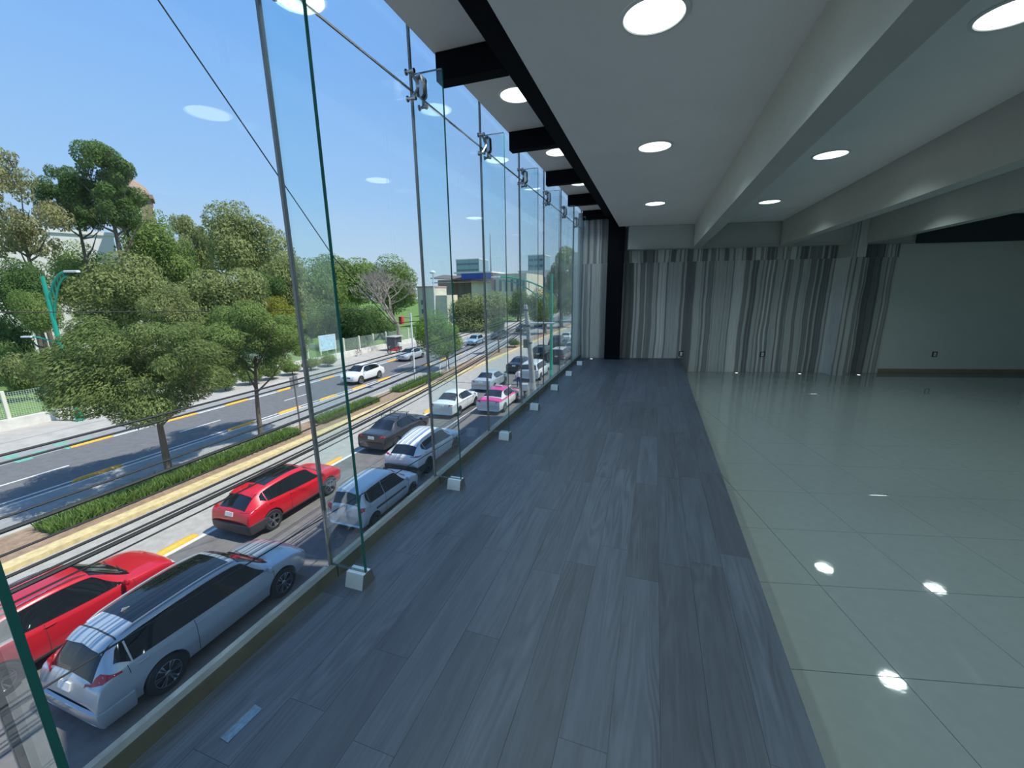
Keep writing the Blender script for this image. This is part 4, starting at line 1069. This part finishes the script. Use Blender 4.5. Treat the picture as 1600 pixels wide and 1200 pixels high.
# street trees in the median, layered sprays
tree('median_tree', 'layered feathery tree in the median nearer the red suvs', (-20.0, 10.9, GZ+.12), (-20.3, 11.2, -1.35), 4.1, 3.6, 'near', 'feather', .15)
tree('median_tree', 'second feathery tree in the median beside the grey sign post', (-20.4, 15.8, GZ+.12), (-20.9, 16.6, -.8), 3.2, 3.2, 'near', 'mid', .13)
tree('median_tree', 'bright green bushy tree in the median behind the traffic signal', (-20.5, 38.2, GZ+.12), (-21.4, 38.0, -2.9), 2.7, 2.9, 'round', 'bright', .16)
tree('median_tree', 'small dark tree in the median past the white posts', (-19.3, 50.4, GZ+.12), (-19.6, 50.4, -2.6), 1.3, 1.3, 'round', 'dark', .12)
tree('avenue_tree', 'broad olive tree on the far side of the avenue before the blue fronted building', (-34.6, 79.0, GZ+.14), (-34.6, 79.0, -3.0), 7.6, 6.4, 'round', 'olive', .3)
tree('avenue_tree', 'dark green median tree under the green lamp arm', (-19.5, 76.0, GZ+.12), (-20.4, 76, -1.6), 3.6, 3.8, 'round', 'mid', .3)
tree('avenue_tree', 'tall drooping tree far down the avenue by the glass corner', (-19.4, 90.0, GZ+.12), (-18.6, 90, 3.0), 5.4, 8.6, 'tall', 'olive', .35)
tree('avenue_tree', 'second drooping tree behind the tall one far down the avenue', (-19.4, 108.0, GZ+.12), (-18.0, 108, 2.0), 5.4, 8.0, 'tall', 'olive', .35)
tree('avenue_tree', 'low dark tree beyond the green lamp post', (-34.8, 106.0, GZ+.14), (-34.8, 106, -1.8), 4.4, 4.4, 'round', 'dark', .3)
# the park
G = 'trees in the park'
tree_px('tall airy half bare tree at the end of the park', 25, 190, 215, 430, 62, 'airy', 'airy', group=None, branches=14)
tree_px('tallest dark green tree in front of the church tower', 165, 150, 215, 370, 64, 'tall', 'dark', tr=.3)
tree_px('dark green tree leaning against the tallest park tree', 110, 120, 245, 380, 66, 'tall', 'dark')
DESC = {'dark': 'dark green', 'mid': 'fresh green', 'olive': 'olive green', 'round': 'rounded', 'tall': 'tall'}
for pc, pw, pt, pb, d, kd, lm in ((188, 70, 262, 370, 70, 'tall', 'dark'), (40, 130, 385, 520, 58, 'round', 'dark'), (250, 150, 325, 480, 73, 'round', 'mid'),
        (305, 100, 318, 500, 94, 'tall', 'olive'), (440, 120, 372, 520, 71, 'round', 'olive'), (500, 110, 402, 540, 88, 'round', 'mid'), (190, 190, 378, 540, 58, 'round', 'olive'),
        (350, 175, 400, 545, 59, 'round', 'olive'), (130, 150, 375, 500, 72, 'round', 'mid'), (270, 115, 430, 540, 50, 'round', 'olive'), (540, 110, 460, 560, 66, 'round', 'dark'),
        (475, 90, 470, 545, 70, 'round', 'mid'), (590, 90, 470, 550, 78, 'round', 'dark'), (60, 100, 440, 540, 52, 'round', 'mid'), (420, 90, 420, 540, 66, 'tall', 'dark')):
    tree_px('%s %s tree in the crowd of park trees behind the fence' % (DESC[lm], DESC[kd]), pc, pw, pt, pb, d, kd, lm, group='%s %s trees in the park' % (DESC[lm], DESC[kd]))
tree_px('domed olive green tree rising over the middle of the park', 385, 160, 298, 470, 80, 'round', 'olive')
tree_px('rounded bright green tree behind the bare tree', 545, 130, 381, 500, 114, 'round', 'mid')
tree_px('dark rounded tree on the right flank of the park trees', 612, 110, 397, 500, 86, 'round', 'mid')
tree_px('yellow flowering tree behind the second feathery median tree', 430, 110, 455, 545, 60, 'round', 'yellow')
tree_px('small yellow flowering tree behind the park fence', 150, 130, 490, 545, 60, 'round', 'yellow')
# bare tree
def bare(name, label, base, h, seed):
    g = random.Random(seed); m = MB(); tw = MB()
    def grow(p, d, L, r, n):
        q = p+d*L*.5+Vector((g.uniform(-.1, .1), g.uniform(-.1, .1), g.uniform(0, .1)))*L*.5; e = p+d*L
        (m if n > 2 else tw).tube([p, q, e], [max(r, .022), max(r*.85, .02), max(r*.62, .016)], 6 if n > 2 else 3, caps=False)
        if n == 0: return
        for k in range(g.choice((2, 3, 3))):
            v = Vector((g.uniform(-1, 1), g.uniform(-1, 1), g.uniform(-.15, .9))); grow(e, (d*.75+v*.8).normalized(), L*g.uniform(.66, .86), r*.6, n-1)
    grow(Vector((0, 0, 0)), Vector((.03, .02, 1)).normalized(), h*.27, .32, 7)
    o = empty(name, base); m.build('trunk', M['bark_pale'], o, 40); t = tw.build('twigs', M['bark_pale'], o); t['kind'] = 'stuff'
    return tag(o, label, 'tree')
bare('bare_tree', 'leafless grey tree spreading over the park fence', (-35.6, 51.5, GZ+.14), 11.5, 8)
# shrubs and hedges
def shrub(label, p, rx, rz_, lm, group=None, name='shrub'):
    _cn[0] += 1; o = empty(name, p); f = obj('foliage', CR['bush'][0], LM[lm], o, (0, 0, rz_*.8), _cn[0]*1.3); f.scale = (rx, rx, rz_)
    MB().tube([(0, 0, 0), (0, 0, rz_)], [.06, .03], 6).build('stem', M['bark'], o)
    return tag(o, label, 'shrub', group)
for y in (24.0, 26.3, 28.6, 31.0, 33.4, 35.8):
    shrub('clipped green hedge bush on the pavement in front of the fence', (-34.3, y, GZ+.14), 1.25, .95, 'mid', 'hedge bushes along the pavement', 'hedge_bush')
for pc, py, d, r_, lm in ((10, 520, 66, 2.0, 'dark'), (112, 548, 52, 1.3, 'mid'), (30, 575, 50, 1.4, 'olive'), (0, 560, 55, 1.6, 'mid'), (85, 575, 48, 1.2, 'olive')):
    p = at_dist(pc, py, d); shrub('low shrub on the park lawn behind the fence', (p[0], p[1], GZ+.1), r_, max(.8, p[2]-GZ), lm, 'shrubs on the lawn')
p = at_dist(62, 535, 56); shrub('bright lime green topiary bush on the park lawn', (p[0], p[1], GZ+.1), 1.5, 1.3, 'bright')
shrub('clipped dark box bush in the median beyond the posts', (-18.95, 56.0, GZ+.12), 1.2, .9, 'dark')
fs = empty('flower_bush', (-38.6, 15.9, GZ+.1)); f = obj('foliage', CR['bush'][0], leaf_mat('red_petals', (.55, .05, .02), (.75, .10, .04)), fs, (0, 0, 2.2)); f.scale = (.7, .7, .35)
g_ = obj('lower_leaves', CR['bush'][0], LM['mid'], fs, (0, 0, 1.2)); g_.scale = (.6, .6, 1.2)
tag(fs, 'red flowering bush looking over the park fence', 'shrub')

# ================================================================ far buildings
M['b_white'] = pbr('white_render', (.78, .76, .72), .85, noise=(.3, .06)); M['b_tan'] = pbr('tan_render', (.58, .46, .33), .85, noise=(.4, .1)); M['b_cream'] = pbr('cream_render', (.68, .60, .46), .85, noise=(.5, .12))
M['b_brown'] = pbr('brown_cladding', (.14, .10, .09), .8); M['b_blue'] = pbr('blue_fascia', (.03, .07, .42), .5); M['b_glass'] = pbr('far_window_glass', (.16, .20, .22), .1); M['b_pinkish'] = pbr('pink_band', (.55, .25, .24), .8)
M['b_haze'] = pbr('grey_blue_curtain_wall', (.30, .42, .48), .3); M['b_stone'] = pbr('brown_tower_stone', (.34, .24, .18), .9, noise=(1, .2))
def building(name, label, base, rz=0, cat='building'): return tag(empty(name, base, rz), label, cat)
def windows(parent, x0, x1, z0, z1, nx, nz, y, w=.6, h=.6):
    me = MB().box(-.5, .5, -.04, .04, -.5, .5).mesh('window')
    for i in range(nx):
        for j in range(nz):
            o = obj('window', me, M['b_glass'], parent, (x0+(x1-x0)*(i+.5)/nx, y, z0+(z1-z0)*(j+.5)/nz)); o.scale = ((x1-x0)/nx*w, 1, (z1-z0)/nz*h)
# blue fronted building with low brown roofs
b = building('shop_building', 'long low building with a blue fascia and brown roof behind the avenue trees', (-56, 126, GZ)); b.scale = (1.46, 1.46, 1.17)
MB().box(-1, 12, 0, 14, 0, 11.6).build('wall', M['b_cream'], b); windows(b, 4, 12, 6.5, 10.5, 6, 1, -.03, .4, .8)
MB().box(-3.2, 4.0, -.4, .0, 10.4, 12.0).build('fascia', M['b_blue'], b); MB().box(-5, 4.2, -.5, 8, 12.0, 12.4).build('roof_edge', M['b_white'], b)
MB().box(-10, -1.2, 1, 12, 0, 10.4).build('side_wing', M['b_brown'], b)
MB().add([(-11, -.6, 11.0), (3.6, -.8, 9.8), (3.6, 6, 10.4), (-11, 6, 12.2), (-11, -.6, 10.8), (3.6, -.8, 9.6), (3.6, 6, 10.2), (-11, 6, 12.0)], [(0, 1, 2, 3), (7, 6, 5, 4), (0, 4, 5, 1), (1, 5, 6, 2), (2, 6, 7, 3), (3, 7, 4, 0)]).build('canopy_roof', M['b_brown'], b)
MB().box(-10.4, 3.9, -.95, -.82, 9.5, 9.75).build('roof_trim', M['b_pinkish'], b)
MB().box(4.0, 4.5, -.3, -.05, 7.5, 12).build('pink_pillar', M['b_pinkish'], b)
b = building('small_house', 'small cream house front between the bare tree and the olive tree', (-50.5, 86, GZ)); b.scale = (1.13, 1, 1.06)
MB().box(-2.4, 1.6, 0, 6, 0, 8.7).build('wall', M['b_cream'], b); MB().box(-2.55, 1.7, -.15, 6.1, 8.7, 9.0).build('parapet', M['b_pinkish'], b); windows(b, -1.9, -.6, 2.5, 6.5, 1, 2, -.03, .6, .5)
MB().box(1.6, 4.2, .5, 6, 0, 7.0).build('annex', M['b_cream'], b)
b = building('office_block', 'pale blue glass office block rising far behind the avenue', (-86, 185, GZ))
MB().box(-6, 6, 0, 12, 0, 23.2).build('curtain_wall', M['b_haze'], b); windows(b, -5.6, 5.6, 17, 22.6, 6, 2, -.03, .9, .3); MB().box(-6.1, 6.1, -.1, 12.1, 23.2, 23.6).build('roof_edge', M['b_white'], b)
b = building('radio_mast', 'thin lattice mast far behind the avenue', (-70, 175, GZ), cat='mast')
MB().tube([(0, 0, 0), (0, 0, 33)], [.5, .12], 4).build('shaft', M['grey_post'], b)
b = building('tower_block', 'slim grey blue tower far down the avenue', (-63, 225, GZ)); b.scale = (1.5, 1.5, 1.32); MB().box(-3.2, 3.2, 0, 8, 0, 20.5).build('curtain_wall', M['b_haze'], b); MB().box(-3.3, 3.3, -.1, 8.1, 20.5, 20.9).build('roof_edge', M['b_white'], b); windows(b, -3, 3, 8, 20, 3, 5, -.03, .8, .4)
b = building('long_building', 'white arcaded building at the end of the avenue trees', (-41, 156, GZ)); b.scale = (1.4, 1.4, 1.22)
MB().box(-7, 6, 0, 12, 0, 12.6).build('wall', M['b_white'], b); windows(b, -6.5, 5.5, 5.5, 11.5, 8, 1, -.03, .5, .8); MB().box(-7.2, 6.2, -.2, 12.2, 12.6, 13.0).build('parapet', M['b_white'], b)
wp = at_dist(-30, 400, 88)
b = building('white_building', 'large white building showing between the park trees', (wp[0], wp[1], GZ), R(66))
MB().box(-13, 13, 0, 12, 0, 17.0).build('wall', M['b_white'], b); MB().box(-13.2, 13.2, -.2, 12.2, 17.0, 17.5).build('cornice', M['b_white'], b)
tp = at_dist(216, 330, 86)
b = building('church_tower', 'brown church tower with arched opening above the park trees', (tp[0], tp[1], GZ), R(56), 'tower'); b.scale = (1, 1, 1.1)
MB().box(-2.3, 2.3, -2.3, 2.3, 0, 16.2).build('shaft', M['b_white'], b); MB().box(-2.6, 2.6, -2.6, 2.6, 16.2, 16.8).build('cornice', M['b_stone'], b)
MB().box(-1.8, 1.8, -1.8, 1.8, 16.8, 20.2).build('belfry', M['b_stone'], b); MB().box(-2.1, 2.1, -2.1, 2.1, 20.2, 20.7).build('belfry_cornice', M['b_stone'], b)
MB().lathe([(1.8, 20.7), (1.5, 21.7), (.7, 22.4), (.15, 22.8), (.12, 23.6), (.0001, 23.7)], 12).build('dome', M['b_stone'], b, 40)
ar = [(-.5, 17.2), (.5, 17.2)]+[(.5*math.cos(a), 18.9+.5*math.sin(a)) for a in np.linspace(0, math.pi, 8)]
for k in range(4):
    v = [(p[0], -1.86, p[1]) for p in ar]+[(p[0], -1.79, p[1]) for p in ar]; n = len(ar)
    o = MB().add(v, [tuple(range(n)), tuple(range(2*n-1, n-1, -1))]+[(i, n+i, n+(i+1) % n, (i+1) % n) for i in range(n)]).build('arched_opening', M['b_white'], b); o.rotation_euler.z = k*math.pi/2
# ================================================================ people, two-wheelers, pavement things
M['skin'] = pbr('skin', (.36, .20, .13), .6); M['shirt'] = pbr('white_red_shirt', (.75, .72, .72), .8); M['jeans'] = pbr('dark_blue_trousers', (.02, .035, .11), .85); M['hair'] = pbr('dark_hair', (.02, .015, .012), .6)
M['red_cloth'] = pbr('red_cloth', (.55, .03, .03), .7); M['shoe'] = pbr('dark_shoe', (.02, .02, .02), .6)
def person(label, loc, rz, shirt, step=.24):
    J = {'pel': (0, 0, .93, .13, .10), 'wai': (0, 0, 1.08, .125, .09), 'che': (0, .02, 1.30, .155, .10), 'nec': (0, .03, 1.46, .055, .055), 'hea': (0, .05, 1.58, .075, .09), 'top': (0, .045, 1.70, .07, .085),
         'hl': (-.09, 0, .88, .085, .085), 'kl': (-.10, step*.55, .50, .058, .058), 'al': (-.10, step*.85, .09, .04, .04), 'tl': (-.11, step*.85+.17, .035, .038, .028),
         'hr': (.09, 0, .88, .085, .085), 'kr': (.10, -step*.1, .48, .058, .058), 'ar': (.10, -step*.95, .10, .04, .04), 'tr': (.11, -step*.95+.17, .035, .038, .028),
         'sl': (-.18, .02, 1.38, .055, .055), 'el': (-.24, -.08, 1.12, .042, .042), 'wl': (-.24, .06, .90, .03, .03), 'pl': (-.24, .10, .83, .034, .018),
         'sr': (.18, .02, 1.38, .055, .055), 'er': (.24, .02, 1.11, .042, .042), 'wr': (.22, .20, .95, .03, .03), 'pr': (.21, .25, .90, .034, .018)}
    E = [('pel', 'wai'), ('wai', 'che'), ('che', 'nec'), ('nec', 'hea'), ('hea', 'top'), ('pel', 'hl'), ('hl', 'kl'), ('kl', 'al'), ('al', 'tl'), ('pel', 'hr'), ('hr', 'kr'), ('kr', 'ar'), ('ar', 'tr'),
         ('che', 'sl'), ('sl', 'el'), ('el', 'wl'), ('wl', 'pl'), ('che', 'sr'), ('sr', 'er'), ('er', 'wr'), ('wr', 'pr')]
    for sd, h in ((-1, 'pl'), (1, 'pr')):
        x, y, z = J[h][:3]
        for i, (dx, l) in enumerate(((-.024, .075), (-.008, .085), (.008, .08), (.022, .065))):
            J['f%s%d' % (h, i)] = (x+dx*.6, y+.02+dx*.5, z-l*.7, .009, .009); E.append((h, 'f%s%d' % (h, i)))
        J['t'+h] = (x-sd*.03, y+.035, z-.02, .01, .01); E.append((h, 't'+h))
    ks = list(J); me = bpy.data.meshes.new('body'); me.from_pydata([J[k][:3] for k in ks], [(ks.index(a), ks.index(b)) for a, b in E], [])
    t = bpy.data.objects.new('tmp', me); COL.objects.link(t); sk = t.modifiers.new('s', 'SKIN'); t.modifiers.new('u', 'SUBSURF').levels = 1
    for i, k in enumerate(ks): me.skin_vertices[0].data[i].radius = J[k][3:5]; me.skin_vertices[0].data[i].use_root = (k == 'pel')
    dg = bpy.context.evaluated_depsgraph_get(); dg.update(); bm_ = bpy.data.meshes.new_from_object(t.evaluated_get(dg)); bpy.data.objects.remove(t)
    bm_.materials.clear()
    for m in (M['skin'], shirt, M['jeans'], M['shoe']): bm_.materials.append(m)
    for p in bm_.polygons:
        x, y, z = p.center; p.use_smooth = True
        p.material_index = 3 if z < .10 else 2 if (z < .98 and abs(x) < .205) else 1 if (z < 1.44 and (abs(x) < .215 or z > 1.13)) else 0
    o = empty('person', loc, rz); b = obj('body', bm_, None, o)
    MB().lathe([(.088, 1.60), (.098, 1.66), (.085, 1.735), (.05, 1.775), (.0001, 1.785)], 16, off=(0, .03, 0)).build('hair', M['hair'], o, 50)
    m = MB(); m.tube([(0, .135, 1.625), (0, .16, 1.60)], [.010, .014], 6); m.build('nose', M['skin'], o)
    m = MB()
    for sd in (-1, 1): m.lathe([(.012, -.004), (.012, .004)], 8, axis='y', off=(sd*.03, .135, 1.635))
    m.build('eyes', M['hair'], o)
    return tag(o, label, 'person')
person('person in white top and dark blue trousers walking between the car queues', (-10.55, 32.05, GZ), R(20), M['shirt'])

def two_wheeler(name, label, loc, rz, col, box=None):
    o = empty(name, loc, rz); r = .29; ty = MB().lathe([(r*.75, -.045), (r*.95, -.05), (r, 0), (r*.95, .05), (r*.75, .045)], 20, axis='x', closed=True).mesh('tyre', 40)
    hb = MB().lathe([(.0001, -.03), (r*.74, -.02), (r*.74, .02), (.0001, .03)], 14, axis='x').mesh('hub', 40)
    for y in (-.62, .62):
        w = obj('wheel', ty, M['tyre'], o, (0, y, r)); obj('hub', hb, M['rim'], w)
    body = MB(); prof = [(-.95, .66, .05), (-.75, .74, .13), (-.4, .76, .16), (-.1, .58, .14), (.2, .42, .15), (.42, .62, .15), (.55, .90, .14), (.62, 1.0, .07)]
    low = [(-.9, .55), (-.7, .48), (-.4, .38), (-.1, .30), (.2, .30), (.40, .36), (.50, .55), (.56, .9)]
    v = []
    for (y, z, w), (yl, zl) in zip(prof, low): v += [(-w, y, z-.03), (-w*.6, y, z), (w*.6, y, z), (w, y, z-.03), (w*.7, yl, zl), (-w*.7, yl, zl)]
    f = [tuple(range(6)), tuple(range(47, 41, -1))]
    for i in range(7):
        for k in range(6): f.append((i*6+k, i*6+(k+1) % 6, i*6+6+(k+1) % 6, i*6+6+k))
    body.add(v, f); body.build('fairing', col, o, 40)
    MB().cbox(-.14, .14, -.85, -.15, .77, .86, .03).build('seat', M['cladding'], o)
    m = MB(); m.tube([(0, .66, .35), (0, .52, .98), (0, .48, 1.06)], .025, 8); m.tube([(-.34, .40, 1.05), (-.1, .48, 1.07), (.1, .48, 1.07), (.34, .40, 1.05)], .016, 8); m.build('handlebar', M['chrome'], o, 40)
    MB().lathe([(.02, -.02), (.09, .0), (.09, .05), (.0001, .08)], 14, axis='y', off=(0, .60, .90)).build('head_lamp', M['headlight'], o, 40)
    for sd in (-1, 1): MB().tube([(sd*.08, -.62, .3), (sd*.12, -.3, .42), (sd*.1, .1, .35)], .03, 8).build('frame_tube', M['rim_dark'], o, 40)
    if box: MB().cbox(-.25, .25, -1.15, -.72, .88, 1.34, .03).build('carrier_box', box, o)
    return tag(o, label, 'motorcycle')
two_wheeler('motorcycle', 'maroon motorcycle with pale box parked at the foot of the concrete pole', (-8.95, 28.9, GZ), R(12), P_maroon, M['plate'])
two_wheeler('scooter', 'red scooter with white box parked on the park side pavement', (-32.9, 46.3, GZ+.14), R(150), M['red_cloth'], M['plate'])
# bicycle on the far pavement
bc = empty('bicycle', (-36.2, 43.3, GZ+.14), R(10)); wm = MB().lathe([(.31, -.015), (.335, 0), (.31, .015), (.295, 0)], 24, axis='x', closed=True); 
for k in range(6): a = k*math.pi/6; wm.tube([(0, .3*math.cos(a), .3*math.sin(a)), (0, -.3*math.cos(a), -.3*math.sin(a))], .006, 3)
wm = wm.mesh('wheel')
for y in (-.52, .52): obj('wheel', wm, M['tyre'], bc, (0, y, .335))
m = MB()
for a, b_ in (((0, -.52, .335), (0, -.08, .30)), ((0, -.08, .30), (0, -.2, .85)), ((0, -.52, .335), (0, -.17, .75)), ((0, -.08, .3), (0, .36, .78)), ((0, -.17, .75), (0, .34, .84)), ((0, .52, .335), (0, .33, .98))): m.tube([a, b_], .02, 6)
m.build('frame', M['rim_dark'], bc, 40)
MB().tube([(-.28, .25, 1.0), (0, .33, .98), (.28, .25, 1.0)], .015, 6).build('handlebar', M['rim_dark'], bc, 40); MB().cbox(-.07, .07, -.34, -.08, .86, .92, .02).build('saddle', M['cladding'], bc)
tag(bc, 'bicycle leaning by the white wall of the park', 'bicycle')
ks = empty('street_stand', (-34.6, 49.0, GZ+.14)); MB().cbox(-.7, .7, -.8, .8, 0, 1.9, .05).build('cabinet', pbr('dark_grey_stand', (.10, .10, .11), .7, noise=(3, .3)), ks)
MB().cbox(-.9, .9, -1.0, 1.0, 1.9, 2.02, .03).build('canopy', M['pole_c'], ks); MB().box(.705, .72, -.6, .6, .9, 1.6).build('counter_hatch', M['cladding'], ks)
tag(ks, 'small dark grey street stand under the bare tree', 'kiosk')
